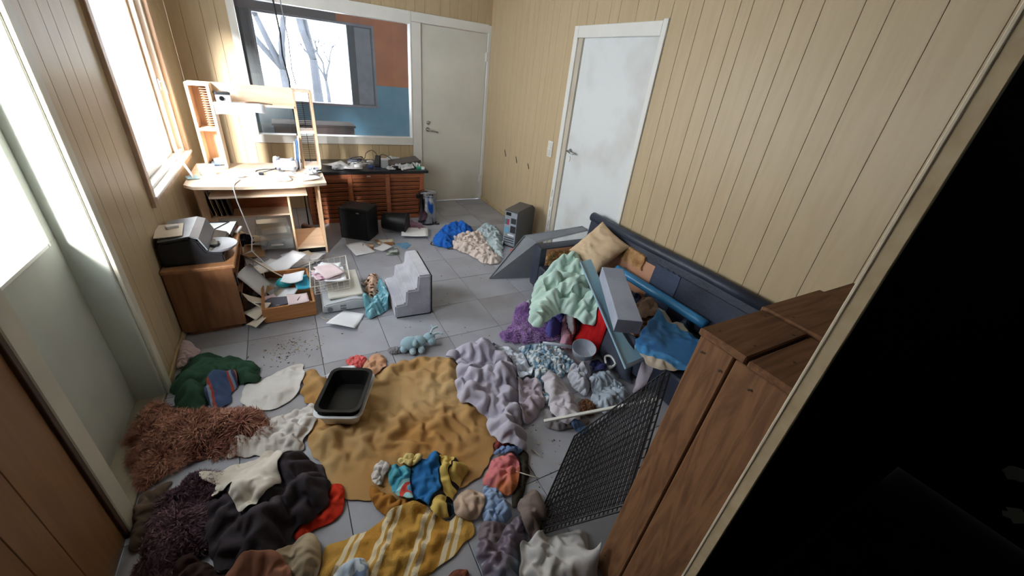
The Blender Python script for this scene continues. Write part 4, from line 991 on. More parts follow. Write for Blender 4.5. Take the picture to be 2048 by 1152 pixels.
# back: padded, along the wall (local x .48-.64)
bm = BM(); prism(bm, [(.50, 0, .05), (.635, 0, .05), (.635, 0, .60), (.60, 0, .615), (.555, 0, .60), (.545, 0, .54)], (0, 1.80, 0)); bmesh.ops.bevel(bm, geom=bm.edges[:], offset=.012, segments=2, affect='EDGES'); link('backrest', bm, M_navy, so, smooth=True, angle=.9)
bm = BM(); tube(bm, [(.585, .0, .595), (.588, .6, .60), (.585, 1.2, .595), (.585, 1.81, .60)], .042, 10); link('top_roll', bm, M_navy, so, smooth=True)
def back_patch(nm, y0, y1, z0, z1, mt_, t=.012, jag=0.):
    bm = BM(); ny, nz = 14, 5; g_ = []
    for i in range(ny+1):
        row = []
        for j in range(nz+1):
            y = y0+(y1-y0)*i/ny; z = z0+(z1-z0)*j/nz
            if jag and j == nz: z += rnd.uniform(-jag, jag)
            if jag and (i in (0, ny)): y += rnd.uniform(-jag, jag)
            xx = .50+(z-.05)*(.045/.5)-t+rnd.uniform(-.002, .002)
            row.append(bm.verts.new((xx, y, z)))
        g_.append(row)
    for i in range(ny):
        for j in range(nz): bm.faces.new((g_[i][j], g_[i+1][j], g_[i+1][j+1], g_[i][j+1]))
    r = bmesh.ops.extrude_face_region(bm, geom=bm.faces[:]); bmesh.ops.translate(bm, vec=(t, 0, 0), verts=[e for e in r['geom'] if isinstance(e, bmesh.types.BMVert)])
    bmesh.ops.recalc_face_normals(bm, faces=bm.faces)
    return link(nm, bm, mt_, so, smooth=True, angle=.6)
back_patch('bare_board', .93, 1.62, .22, .50, M_board, .006)
back_patch('torn_foam', 1.08, 1.60, .42, .535, M_foam, .02, .008)
back_patch('leather_flap', .74, .97, .2, .53, M_navy2, .014, .004)
back_patch('leather_panel', .02, .74, .2, .53, M_navy, .010)
bm = BM(); box(bm, -.01, .52, 1.70, 1.82, .02, .40, bev=.02, seg=2); link('armrest', bm, M_navy, so, smooth=True, angle=.6)
bm = BM(); n = 18
for i in range(n):
    for k in range(4): blob(bm, (.07+i*.024+rnd.uniform(-.01, .01), 1.695+rnd.uniform(-.006, .003), .24+k*.035+rnd.uniform(-.015, .015)), (rnd.uniform(.012, .024), rnd.uniform(.008, .016), rnd.uniform(.012, .026)), 6)
link('torn_foam', bm, M_foam, so, smooth=True)
bm = BM(); box(bm, .05, .50, 1.697, 1.702, .2, .385); link('arm_board', bm, M_board, so)
bm = BM(); box(bm, -.01, .50, .12, 1.70, .03, .24, bev=.012); link('seat_base', bm, M_navy, so)
for x_, y_ in ((.03, .15), (.03, 1.75), (.58, .1), (.58, 1.75)):
    bm = BM(); box(bm, x_-.02, x_+.02, y_-.02, y_+.02, 0, .05); link('foot', bm, P_black, so)
stamp_box(2.49, 3.02, .9, 2.5, .245); stamp_box(2.49, 3.02, 2.48, 2.6, .40); stamp_box(3.0, 3.15, .78, 2.6, .6)

# grey cloth-covered board leaning on the arm of the sofa
gb = thing('covered_board', 'dusty grey cloth covered board leaning against the sofa arm', 'board', (2.19, 2.79, 0))
bm = BM(); prism(bm, [(0, 0, .004), (.38, -.09, .004), (.42, -.045, .33), (.90, -.165, .45), (.88, -.10, .46), (.43, .18, .30)], (.006, .012, .012))
link('panel', bm, fabric('dusty_grey', (128, 132, 138), (108, 112, 120), vscale=3., lo=.3, hi=.7), gb)
bm = BM(); tube(bm, [(0, 0, .012), (.43, .18, .312), (.88, -.10, .472)], .006, 6); link('hem', bm, P_grey, gb)

# wooden crate
cr = thing('wooden_crate', 'large rough brown plank crate standing beside the doorway', 'crate', (1.565, .205, 0))
HC, DC, WC = 1.11, .285, .80
def plank(nm, a, mt_, bev=.004):
    bm = BM(); box(bm, *a, bev=bev); return link(nm, bm, mt_, cr)
def slant(nm, y0, y1, zt, mt_):
    bm = BM(); prism(bm, [(0, y0, 0), (.02, y0, 0), (.105, y0, zt), (.085, y0, zt)], (0, y1-y0, 0))
    bmesh.ops.bevel(bm, geom=bm.edges[:], offset=.003, segments=1, affect='EDGES'); return link(nm, bm, mt_, cr)
slant('plank', .185, DC, HC-.022, W_crate); slant('plank', -.02, .179, HC-.026, W_crate)
plank('plank', (.079, .36, .155, DC+.006, HC-.022, HC), W_crate_t); plank('plank', (.079, .36, -.02, .149, HC-.024, HC-.004), W_crate_t)
plank('plank', (.366, .70, -.02, DC+.012, HC-.018, HC+.006), W_crate_t); plank('plank', (.706, WC+.12, -.02, DC+.002, HC-.02, HC+.002), W_crate_t)
for k in range(3): plank('plank', (.11+k*.26, .364+k*.26, DC-.02, DC, .0, HC-.024), W_crate)
plank('batten', (.33, .39, .0, DC-.02, HC-.06, HC-.026), W_crate_t)
plank('batten', (.11, .14, DC-.06, DC-.02, .02, HC-.03), W_crate)
nail0 = None
for x_, y_, z_, r_ in [(.0775, .262, HC-.06, 1), (.076, .20, HC-.075, 1), (.0765, .12, HC-.07, 1), (.005, .262, .10, 1), (.004, .15, .08, 1), (.12, .26, HC, 0), (.15, .18, HC, 0), (.19, .10, HC-.004, 0), (.31, .17, HC, 0), (.33, .26, HC, 0), (.4, .22, HC+.006, 0), (.4, .1, HC+.006, 0)]:
    if nail0 is None:
        bm = BM(); lathe(bm, [(0, 0), (.004, 0), (.004, .001), (0, .002)], 8); nail0 = link('nail', bm, mat('old_nail', (92, 80, 68), .5, metal=.6), cr); o = nail0
    else: o = like(nail0, 'nail', cr)
    o.location = (x_, y_, z_); o.rotation_euler = (0, -PI/2 if r_ else 0, 0)
stamp_box(1.55, 2.45, .18, .5, 1.0)

# black folded wire crate panels leaning beside the wooden crate
wp = thing('wire_crate', 'black folded wire dog crate leaning beside the wooden crate', 'wire crate', (1.40, .70, .006))
def lerp(a, b, t): return a+(b-a)*t
QA, QT, QB = Vector((0, 0, 0)), Vector((.46, .33, 0)), Vector((.26, -.18, .275)); QR = QT+Vector((.29, -.18, .50))
for layer, off in enumerate((0., .022)):
    dv = Vector((.30, -.40, -.18)).normalized()*off
    bm = BM(); tube(bm, [QA+dv, QT+dv, QR+dv, QB+dv], .0045, 6, closed=True); link('panel_frame', bm, M_blackmetal, wp)
    for i in range(1, 22):
        t_ = i/22
        bm = BM(); tube(bm, [lerp(QA, QB, t_)+dv, lerp(QT, QR, t_)+dv], .0026, 4); link('wire', bm, M_blackmetal, wp)
    for i in range(1, 15):
        t_ = i/15
        bm = BM(); tube(bm, [lerp(QA, QT, t_)+dv, lerp(QB, QR, t_)+dv], .0026, 4); link('wire', bm, M_blackmetal, wp)
bm = BM(); box(bm, -.02, .04, -.02, .02, -.004, .012, bev=.003); link('corner_cap', bm, P_white, wp)

# white lath lying over the clothes
ls = thing('white_lath', 'thin white painted lath lying across the clothes by the wire crate', 'lath', (1.71, 1.12, .085), rot=(0, math.radians(-11), math.radians(-19)))
bm = BM(); box(bm, 0, .62, -.009, .009, 0, .012, bev=.002); link('lath', bm, M_white, ls)

# cat litter trays
lt = thing('litter_tray', 'white tray holding a black tray on the mustard blanket', 'tray', (.825, 1.665, .035), rz=math.radians(-24))
def traybm(sx, sy, h, t, lip):
    bm = BM()
    def ring(ax, ay, z, r, n=6):
        out = []
        for cxx, cyy, a0 in ((ax-r, ay-r, 0), (-ax+r, ay-r, PI/2), (-ax+r, -ay+r, PI), (ax-r, -ay+r, 1.5*PI)):
            for k in range(n): out.append(bm.verts.new((cxx+r*math.cos(a0+k*PI/2/(n-1)), cyy+r*math.sin(a0+k*PI/2/(n-1)), z)))
        return out
    R_ = [ring(sx*.82, sy*.82, 0, .03), ring(sx, sy, h, .04), ring(sx+lip, sy+lip, h+.004, .045), ring(sx+lip, sy+lip, h+.010, .045), ring(sx-t, sy-t, h+.008, .038), ring(sx*.82-t, sy*.82-t, t, .03)]
    for A, B in zip(R_, R_[1:]):
        for j in range(len(A)): bm.faces.new((A[j], A[(j+1) % len(A)], B[(j+1) % len(A)], B[j]))
    bm.faces.new(R_[0][::-1]); bm.faces.new(R_[-1]); return bm
link('outer_tray', traybm(.105, .155, .075, .004, .012), P_white, lt, smooth=True, angle=.6)
o = link('inner_tray', traybm(.098, .148, .075, .005, .012), mat('tray_black', (11, 11, 12), .35, rgb2=(20, 19, 18), vscale=6., spec=.3), lt, smooth=True, angle=.6); o.location = (0, 0, .034)

# ------------------------------------------------------------------ textiles, laid from the floor upwards
C = cloth
FG = 'clothes heaped in the foreground'; FM = 'clothes heaped before the sofa'; FF = 'clothes by the computer tower'; FS = 'things heaped on the sofa'
F_mustard = fabric('mustard_fleece', (176, 148, 106), (166, 122, 70), vscale=1.6, lo=.35, hi=.65)
C('fleece_blanket', 'mustard yellow fleece blanket spread in the middle of the floor', 'blanket', OUT['mustard'], F_mustard, slack=1.13, lam=.17, bulk=.02, n=3600, seed=5)
C('fleece_blanket', 'bunched mustard fleece strip below the blue printed towel', 'blanket', OUT['mustard_tail'], fabric('mustard_dark', (164, 112, 50), (148, 98, 42)), slack=1.4, lam=.09, bulk=.03)
F_stripe = patterned('striped_towel', [(0., (190, 146, 70)), (.12, (190, 146, 70)), (.30, (222, 206, 172)), (.52, (190, 146, 70)), (.66, (222, 206, 172)), (.86, (182, 134, 58))], scale=1.25, kind='wave', rot=1.57, bump=.4, bscale=160., rough=.95)
C('striped_towel', 'ochre towel with cream stripes at the bottom of the photo', 'towel', OUT['striped'], F_stripe, slack=1.16, lam=.12, bulk=.02, n=2600, aniso=.95, seed=12)
C('pink_rug', 'shaggy dusty pink rug bunched against the left door', 'rug', OUT['pink_rug'], fabric('rug_back', (128, 80, 74), (104, 62, 58)), slack=1.2, lam=.16, bulk=.10)
fur(bpy.data.objects['pink_rug'], mat('rug_pile', (194, 146, 124), .9, rgb2=(140, 90, 76), vscale=9., lo=.35, hi=.65), 15000, .045, seed=3, curl=.9)
C('shaggy_throw', 'dark plum fluffy throw in the bottom left corner', 'throw', OUT['plum_fluff'], fabric('plum_back', (84, 62, 70), (64, 46, 54)), slack=1.2, lam=.13, bulk=.08)
fur(bpy.data.objects['shaggy_throw'], mat('plum_pile', (138, 108, 118), .9, rgb2=(92, 66, 78), vscale=8., lo=.35, hi=.65), 12000, .03, seed=4, curl=.9)
C('fleece_scrap', 'dusty brown fleece scrap tucked against the left wall', 'cloth', OUT['dust_fluff'], fabric('dust_brown', (112, 96, 84), (90, 74, 64)), slack=1.3, lam=.09, bulk=.03)
C('dark_brown_cloth', 'dark brown cloth under the charcoal coat at the bottom edge', 'cloth', OUT['dark_brown_cloth'], fabric('deep_brown', (66, 50, 46), (52, 38, 36)), slack=1.3, lam=.08, bulk=.03)  # dark brown mixed with a deeper brown
C('red_cloth', 'bright scarlet cloth sticking out beside the charcoal coat', 'cloth', OUT['scarlet'], fabric('scarlet_cotton', (206, 58, 36), (186, 44, 28)), slack=1.2, lam=.09, bulk=.02)
C('charcoal_coat', 'crumpled charcoal grey coat in the left foreground', 'coat', OUT['charcoal'], fabric('charcoal_wool', (72, 66, 72), (58, 52, 58)), slack=1.4, lam=.13, bulk=.15, n=2600)
C('white_pillowcase', 'flat white pillowcase beside the shaggy pink rug', 'pillowcase', OUT['pillowcase'], fabric('white_cotton', (216, 214, 212), (202, 198, 194)), slack=1.07, lam=.13, bulk=.025)
C('white_shirt', 'crumpled off-white shirt between the pink rug and the litter tray', 'shirt', OUT['shirt_a'], fabric('offwhite_cotton', (208, 204, 200), (192, 186, 180)), slack=1.25, lam=.09, bulk=.03)
C('white_blouse', 'cream white blouse lying over the charcoal coat', 'blouse', OUT['shirt_b'], fabric('cream_cotton', (220, 214, 204), (204, 196, 184)), slack=1.22, lam=.09, bulk=.02)
C('green_jacket', 'dark green jacket heaped by the left wall', 'jacket', OUT['green'], fabric('bottle_green', (58, 92, 70), (40, 62, 48), vscale=3., lo=.35, hi=.65), slack=1.35, lam=.12, bulk=.10)
C('tissue_wad', 'pale pink crumpled cloth between the chest and the green jacket', 'cloth', OUT['pinkwhite'], fabric('pale_pink', (208, 188, 190), (190, 168, 170)), slack=1.4, lam=.05, bulk=.05)
C('striped_cloth', 'red and navy striped cloth under the edge of the green jacket', 'cloth', OUT['striped_cap'], patterned('red_navy_stripe', [(0., (66, 82, 116)), (.30, (150, 66, 58)), (.48, (120, 132, 150)), (.66, (58, 64, 92)), (.84, (168, 84, 66))], scale=1.6, kind='wave'), slack=1.15, lam=.08, bulk=.05)
C('blue_printed_towel', 'blue towel with a yellow and black print at the blanket edge', 'towel', OUT['cartoon'], patterned('blue_yellow_print', [(0., (44, 112, 168)), (.40, (40, 104, 160)), (.475, (26, 26, 30)), (.50, (206, 178, 96)), (.60, (34, 30, 30)), (.625, (190, 160, 84))], scale=3.2, kind='noise'), slack=1.3, lam=.10, bulk=.05)
C('teal_baby_towel', 'teal patchwork towel beside the blue printed towel', 'towel', OUT['teal_patch'], patterned('teal_patchwork', [(0., (84, 160, 176)), (.42, (70, 146, 168)), (.52, (150, 200, 204)), (.60, (196, 74, 64)), (.66, (88, 150, 178))], scale=6.), slack=1.3, lam=.07, bulk=.03)
C('yellow_rag', 'pale yellow crumpled rag above the blue printed towel', 'cloth', OUT['yellow_crumple'], fabric('pale_yellow', (208, 190, 130), (188, 166, 104)), slack=1.5, lam=.05, bulk=.03)
C('white_rag', 'small crumpled white rag left of the teal towel', 'cloth', OUT['white_crumple'], fabric('rag_white', (206, 200, 194), (186, 178, 170)), slack=1.6, lam=.045, bulk=.03)
C('shadow_ribbon', 'dark olive strip painted as the shadow beside the pink and orange dress', 'cloth', OUT['shadow_strip'], fabric('olive', (62, 56, 46), (48, 42, 34)), slack=1.2, lam=.07, bulk=.02)  # dark sheet stands in for a ribbon of shadow
C('red_rag', 'dark red rag under the lavender duvet corner', 'cloth', OUT['maroon'], fabric('maroon', (132, 62, 58), (110, 48, 46)), slack=1.3, lam=.05, bulk=.02)
C('sheer_dress', 'sheer pink and orange dress below the lavender duvet', 'dress', OUT['pink_orange'], fabric('pink_orange', (198, 116, 122), (196, 118, 74), vscale=4., lo=.42, hi=.58), slack=1.25, lam=.08, bulk=.05)
C('blue_rag', 'faded blue rag between the duvet and the sheer dress', 'cloth', OUT['blue_crumple'], fabric('faded_blue', (112, 136, 176), (96, 118, 158)), slack=1.4, lam=.05, bulk=.03)
C('denim_shirt', 'light blue denim shirt crumpled below the sheer dress', 'shirt', OUT['denim'], fabric('light_denim', (146, 166, 196), (124, 146, 180)), slack=1.45, lam=.06, bulk=.05)
C('beige_towel', 'beige towel bunched beside the light blue denim shirt', 'towel', OUT['beige_stripe'], fabric('beige_terry', (188, 166, 148), (172, 148, 130)), slack=1.3, lam=.09, bulk=.06)
C('taupe_bag', 'taupe cloth bag with pale strap by the denim shirt', 'bag', OUT['taupe_strap'], fabric('taupe', (132, 120, 124), (108, 98, 104)), slack=1.25, lam=.08, bulk=.02)
C('satin_gown', 'plum and blue grey satin gown at the bottom edge', 'gown', OUT['plum_satin'], fabric('plum_satin', (104, 92, 106), (120, 134, 152), vscale=3.5, lo=.45, hi=.6, rough=.4, spec=.5), slack=1.4, lam=.09, bulk=.05)
C('taupe_jacket', 'grey brown jacket under the wire crate corner', 'jacket', OUT['brown_grey'], fabric('taupe_grey', (128, 114, 108), (104, 90, 86)), slack=1.4, lam=.08, bulk=.09)
C('stained_sheet', 'stained grey white sheet at the foot of the wooden crate', 'sheet', OUT['blotchy'], fabric('stained_white', (188, 186, 184), (120, 98, 86), vscale=4., lo=.5, hi=.75), slack=1.35, lam=.11, bulk=.05)
C('rust_cloth', 'rust brown cloth scrap at the bottom edge right of the towel', 'cloth', OUT['rust'], fabric('rust', (118, 72, 56), (100, 58, 44)), slack=1.15, lam=.08, bulk=.01)
C('white_sock', 'grey white sock beside the striped towel', 'sock', OUT['sock'], fabric('sock_white', (186, 176, 166), (164, 152, 142)), slack=1.3, lam=.06, bulk=.05)
C('floral_cloth', 'pale blue floral cloth over the striped towel corner', 'cloth', OUT['floral'], patterned('blue_floral', [(0., (170, 186, 204)), (.45, (196, 204, 212)), (.58, (130, 150, 184)), (.66, (180, 164, 178))], scale=14.), slack=1.2, lam=.08, bulk=.03)
C('cream_cloth', 'cream cloth at the bottom edge left of the striped towel', 'cloth', OUT['whitegrey'], fabric('cream_dull', (184, 168, 142), (164, 146, 120)), slack=1.2, lam=.08, bulk=.03)
C('tan_cloth', 'tan cloth at the bottom edge below the charcoal coat', 'cloth', OUT['flesh'], fabric('tan_skin', (160, 112, 90), (140, 94, 76)), slack=1.2, lam=.08, bulk=.03)
# before the sofa
C('dark_blue_mat', 'dark blue grey mat on the floor in front of the sofa', 'mat', OUT['darkfloorcloth'], fabric('slate', (70, 76, 90), (58, 62, 76)), slack=1.03, lam=.2, bulk=.0)
C('printed_dress', 'blue and white leaf print dress before the sofa', 'dress', OUT['bluewhite'], patterned('leaf_print', [(0., (96, 124, 148)), (.40, (136, 162, 180)), (.47, (200, 206, 210)), (.56, (112, 142, 162)), (.63, (196, 198, 186))], scale=13.), slack=1.5, lam=.055, bulk=.06, n=2600)
C('printed_dress', 'blue and white leaf print sleeve left of the white trousers', 'dress', OUT['bluewhite2'], MATS['leaf_print'], slack=1.4, lam=.055, bulk=.03)
C('lavender_duvet', 'crumpled lavender grey duvet beside the mustard blanket', 'duvet', OUT['lavender'], fabric('lavender_cotton', (184, 180, 194), (172, 168, 184)), slack=1.5, lam=.13, bulk=.09, n=3000, seed=21)
C('duvet_cover', 'pale lilac duvet cover end right of the lavender duvet', 'duvet cover', OUT['lav_sleeve'], fabric('lilac_cotton', (180, 170, 180), (164, 154, 166)), slack=1.4, lam=.10, bulk=.05)
C('plastic_bag', 'shiny white plastic bag behind the lavender duvet', 'bag', OUT['plasticbag'], mat('white_film', (206, 214, 228), .22, var=.06, bump=.3, bscale=50., spec=.6), slack=1.25, lam=.08, bulk=.03)
C('grey_blanket', 'grey cloth lying under the white painted lath', 'cloth', OUT['greyband'], fabric('greyband', (134, 130, 132), (112, 108, 110)), slack=1.2, lam=.09, bulk=.03)
C('blue_scrap', 'faded blue cloth scrap below the white lath', 'cloth', OUT['bluebit'], fabric('blue_scrap', (98, 126, 168), (84, 108, 146)), slack=1.2, lam=.05, bulk=.01)
C('white_trousers', 'white trousers crumpled in front of the printed dress', 'trousers', OUT['whitejeans'], fabric('white_twill', (200, 196, 204), (182, 176, 186)), slack=1.2, lam=.10, bulk=.07)
C('fur_scrap', 'brown fur scrap right of the white trousers', 'fur', OUT['brownfur'], fabric('brown_fur', (120, 84, 62), (96, 64, 46)), slack=1.4, lam=.05, bulk=.04)
fur(bpy.data.objects['fur_scrap'], mat('brown_pile', (132, 94, 68), .9, var=.2), 1500, .02, seed=8)
C('grey_shirt', 'pale grey shirt twisted above the white trousers', 'shirt', OUT['greywhite'], fabric('pale_grey', (186, 188, 198), (166, 168, 180)), slack=1.5, lam=.07, bulk=.06)
C('pale_blue_sheet', 'pale blue grey pleated sheet before the sofa', 'sheet', OUT['paleblue_sheet'], fabric('pale_blue_grey', (166, 178, 190), (148, 160, 174)), slack=1.35, lam=.075, bulk=.06)
C('navy_sock', 'navy crumpled cloth beside the plastic dipper', 'cloth', OUT['navy_crumple'], fabric('navy_cotton', (52, 56, 98), (40, 44, 80)), slack=1.4, lam=.05, bulk=.05)
C('grey_sheet', 'lilac grey sheet corner behind the wire crate', 'sheet', OUT['greysheet_r'], fabric('lilac_grey', (170, 162, 172), (152, 144, 154)), slack=1.15, lam=.09, bulk=.03)
C('mint_sheet', 'pale green white sheet spilling from the sofa arm', 'sheet', OUT['mint_sheet'], fabric('pale_mint', (184, 196, 192), (164, 178, 176)), slack=1.3, lam=.06, bulk=.10)
C('purple_rug', 'purple shaggy bath rug in front of the sofa', 'rug', OUT['purple_shag'], fabric('purple_back', (158, 122, 178), (132, 94, 154)), slack=1.1, lam=.12, bulk=.05)
fur(bpy.data.objects['purple_rug'], mat('purple_pile', (204, 172, 216), .85, rgb2=(150, 108, 172), vscale=10., lo=.35, hi=.65), 9000, .022, seed=6)
C('violet_shirt', 'violet blue shirt under the mint blanket', 'shirt', OUT['violet'], fabric('violet', (88, 84, 152), (72, 68, 130)), slack=1.4, lam=.06, bulk=.12)
C('red_shirt', 'red shirt hanging between the sofa and the floor', 'shirt', OUT['red'], fabric('red_cotton', (196, 32, 36), (172, 24, 28)), slack=1.25, lam=.085, bulk=.13)
C('pink_scarf', 'pink scarf between the violet shirt and the red shirt', 'scarf', OUT['pink_scarf'], fabric('rose', (198, 152, 170), (180, 130, 150)), slack=1.4, lam=.05, bulk=.11)
C('white_knot', 'knotted black and white cloth above the pink scarf', 'cloth', OUT['white_knot'], patterned('bw_knot', [(0., (190, 190, 198)), (.5, (206, 206, 212)), (.6, (70, 70, 84))], scale=12.), slack=1.5, lam=.04, bulk=.15)
# on the sofa
C('tan_rag', 'tan torn lining lying below the sofa arm', 'cloth', OUT['tanbits'], fabric('tan_lining', (186, 134, 104), (160, 108, 82)), slack=1.3, lam=.06, bulk=.05, cap=.40)
C('navy_clothes', 'navy clothes heap on the sofa seat', 'clothes', OUT['navy_mess'], fabric('dark_navy', (42, 46, 66), (30, 32, 48)), slack=1.4, lam=.08, bulk=.06, cap=.40)
C('brown_leather', 'brown leather jacket on the sofa seat', 'jacket', [(2.52, 1.32), (2.55, 1.52), (2.72, 1.62), (2.93, 1.60), (2.95, 1.42), (2.76, 1.36)], mat('brown_hide', (112, 74, 44), .5, rgb2=(76, 50, 32), vscale=5., bump=.3), slack=1.35, lam=.09, bulk=.06, cap=.40)
C('beige_lining', 'beige lining cloth on the brown leather jacket', 'cloth', OUT['beige_mess'], fabric('beige_lining', (160, 138, 122), (136, 112, 98)), slack=1.3, lam=.08, bulk=.05, cap=.40)
C('dark_film', 'dark blue plastic film on the sofa seat', 'plastic', OUT['plastic_dark'], mat('dark_film', (50, 66, 92), .2, var=.2, bump=.4, bscale=40.), slack=1.4, lam=.05, bulk=.05, cap=.40)
C('blue_sheet', 'bright blue sheet with a sand coloured band on the sofa', 'sheet', [(2.36, 1.10), (2.45, 1.30), (2.62, 1.38), (2.80, 1.44), (2.90, 1.44), (2.90, 1.02), (2.72, .97), (2.45, 1.0)], patterned('blue_sand_sheet', [(0., (48, 118, 184)), (.55, (64, 140, 202)), (.90, (182, 172, 158))], scale=.6, kind='wave', rot=.6, rough=.45, spec=.5, bump=.1), slack=1.08, lam=.13, bulk=.03, cap=.40, floor_min=.27)
C('blue_cover', 'dark blue folded cover behind the grey foam block', 'cover', OUT['blue_fold'], mat('blue_cover', (44, 82, 124), .35, var=.12, bump=.2, bscale=30.), slack=1.2, lam=.10, bulk=.10, cap=.40)
C('mint_blanket', 'mint green fleece blanket hanging over the sofa arm', 'blanket', OUT['mint'], fabric('mint_fleece', (188, 212, 202), (170, 196, 188)), slack=1.5, lam=.13, bulk=.12, n=2600, floor_min=.2, cap=.34)
C('magenta_cloth', 'magenta cloth scrap behind the wooden crate', 'cloth', OUT['magenta'], fabric('magenta', (176, 58, 128), (150, 44, 108)), slack=1.3, lam=.05, bulk=.05, cap=.06)
# far floor
C('royal_blue_shirt', 'royal blue shirt on the floor by the computer tower', 'shirt', OUT['royal'], fabric('royal_blue', (44, 108, 196), (32, 88, 172)), slack=1.3, lam=.11, bulk=.06)
C('pale_green_shirt', 'pale grey green shirt against the computer tower', 'shirt', OUT['palegreen'], fabric('pale_celadon', (186, 200, 204), (160, 176, 182)), slack=1.32, lam=.105, bulk=.07, cap=.06)
C('beige_print_dress', 'pinkish beige print dress in front of the computer tower', 'dress', OUT['palepattern'], patterned('beige_print', [(0., (212, 198, 190)), (.52, (204, 190, 184)), (.62, (158, 140, 132))], scale=16.), slack=1.32, lam=.10, bulk=.06)
C('mauve_cloth', 'dusty mauve cloth beside the chrome pedal bin', 'cloth', OUT['mauve'], fabric('mauve', (150, 120, 140), (130, 100, 120)), slack=1.15, lam=.08, bulk=.02, cap=.02)
C('leopard_cloth', 'leopard print cloth beside the pet stairs', 'cloth', OUT['leopard'], patterned('leopard', [(0., (34, 24, 22)), (.24, (120, 78, 56)), (.36, (206, 174, 152)), (.7, (40, 28, 26))], scale=34., kind='voronoi'), slack=1.4, lam=.07, bulk=.05, cap=.1)
C('teal_satin', 'shiny teal satin cloth against the pet stairs', 'cloth', OUT['tealsatin'], mat('teal_satin', (120, 178, 190), .28, rgb2=(78, 132, 150), vscale=7., spec=.7), slack=1.5, lam=.08, bulk=.05, cap=.1)
C('coral_rag', 'coral red rag above the litter tray', 'cloth', OUT['coral'], fabric('coral', (216, 110, 108), (196, 90, 90)), slack=1.4, lam=.045, bulk=.02)
C('tan_paper_bag', 'crumpled tan paper beside the coral rag', 'paper', OUT['tanpaper'], mat('kraft', (198, 150, 118), .8, var=.1, bump=.1), slack=1.25, lam=.09, bulk=.04)
C('white_sack', 'white plastic sack partly under the litter tray', 'sack', OUT['whitebag'], mat('sack_white', (206, 208, 214), .5, var=.05), slack=1.06, lam=.12, bulk=.01)
# cream pillow against the sofa back
def pillow(label, loc, rot, a=.19, b=.175, t=.085, seed=3):
    rg = np.random.default_rng(seed); n = 26
    u, v = np.meshgrid(np.linspace(-1, 1, n), np.linspace(-1, 1, n), indexing='ij')
    X = a*u*(1-.10*(1-v**2)*np.abs(u)**3*1.0); Y = b*v*(1-.10*(1-u**2)*np.abs(v)**3)
    h = np.clip((1-np.abs(u)**2.6)*(1-np.abs(v)**2.6), 0, 1)**.55
    wr = wnoise(X, Y, .13, rg)*.02+wnoise(X, Y, .06, rg)*.005
    sag = -.02*np.exp(-((u-.1)**2+(v+.1)**2)*4)
    top = t*h+(wr+sag)*np.clip(h*1.5, 0, 1); bot = -t*.7*h+wr*.4*np.clip(h, 0, 1)
    bm = BM(); A = [[bm.verts.new((X[i, j], Y[i, j], top[i, j])) for j in range(n)] for i in range(n)]
    B = [[A[i][j] if i in (0, n-1) or j in (0, n-1) else bm.verts.new((X[i, j], Y[i, j], bot[i, j])) for j in range(n)] for i in range(n)]
    for i in range(n-1):
        for j in range(n-1):
            bm.faces.new((A[i][j], A[i+1][j], A[i+1][j+1], A[i][j+1])); bm.faces.new((B[i][j], B[i][j+1], B[i+1][j+1], B[i+1][j]))
    o = link('cream_pillow', bm, fabric('cream_ticking', (212, 188, 158), (198, 172, 142)), smooth=True)
    o.location = loc; o.rotation_euler = rot; ss = o.modifiers.new('smooth', 'SUBSURF'); ss.levels = 1; ss.render_levels = 1
    return tag(o, label, 'pillow')
pillow('cream pillow propped in the sofa corner', (2.88, 2.22, .47), (math.radians(24), math.radians(-42), math.radians(-8)))

# the litter tray settles on the blanket
gx_, gy_ = np.meshgrid(np.linspace(.74, .91, 9), np.linspace(1.55, 1.78, 11)); lt.location.z = float(np.percentile(hs(gx_, gy_), 85))
# ------------------------------------------------------------------ small things
def drop(o, pts, lift=.002):
    o.location.z = float(max(hs(np.array([p[0] for p in pts]), np.array([p[1] for p in pts]))))+lift
def sheet(name, label, cat, quad, material, curl=.012, z=None, group=None, parent=None, th=.0012, tilt=0., n=7, seed=0):
    """a curled sheet over four floor points"""
    r_ = random.Random(seed); q = [Vector((a, b, 0)) for a, b in quad[:4]]
    c = sum(q, Vector())/4
    bm = BM(); g_ = []; ph = r_.uniform(0, 6); k1 = r_.uniform(1.5, 3.5)
    zs = min(float(hs(c.x, c.y))+.03, float(np.max(hs(np.array([p.x*.7+c.x*.3 for p in q]+[c.x]), np.array([p.y*.7+c.y*.3 for p in q]+[c.y]))))) if z is None else z
    for i in range(n+1):
        row = []
        for j in range(n+1):
            u, v = i/n, j/n
            p = (q[0]*(1-u)+q[1]*u)*(1-v)+(q[3]*(1-u)+q[2]*u)*v-c
            row.append(bm.verts.new((p.x, p.y, curl*(math.sin(u*k1+v*2+ph)+1+.6*abs(u-.5)**2*4)*.5 + tilt*(u-.5)+abs(tilt)*.5)))
        g_.append(row)
    for i in range(n):
        for j in range(n): bm.faces.new((g_[i][j], g_[i+1][j], g_[i+1][j+1], g_[i][j+1]))
    bmesh.ops.recalc_face_normals(bm, faces=bm.faces)
    o = link(name, bm, material, smooth=True); o.location = (c.x, c.y, zs+.0015)
    s_ = o.modifiers.new('thickness', 'SOLIDIFY'); s_.thickness = th; s_.offset = 1
    stamp(np.array([p.x for p in q]+[c.x]), np.array([p.y for p in q]+[c.y]), zs+.003)
    if parent is None: tag(o, label, cat, group)
    return o
def rect(x, y, w, h, a):
    ca, sa = math.cos(a), math.sin(a)
    return [(x+dx*ca-dy*sa, y+dx*sa+dy*ca) for dx, dy in ((-w/2, -h/2), (w/2, -h/2), (w/2, h/2), (-w/2, h/2))]
sheet('paper_sheet', 'white paper sheet on the tiles below the scanner', 'paper', OUT['paper_a'], M_paper, .02, seed=1)
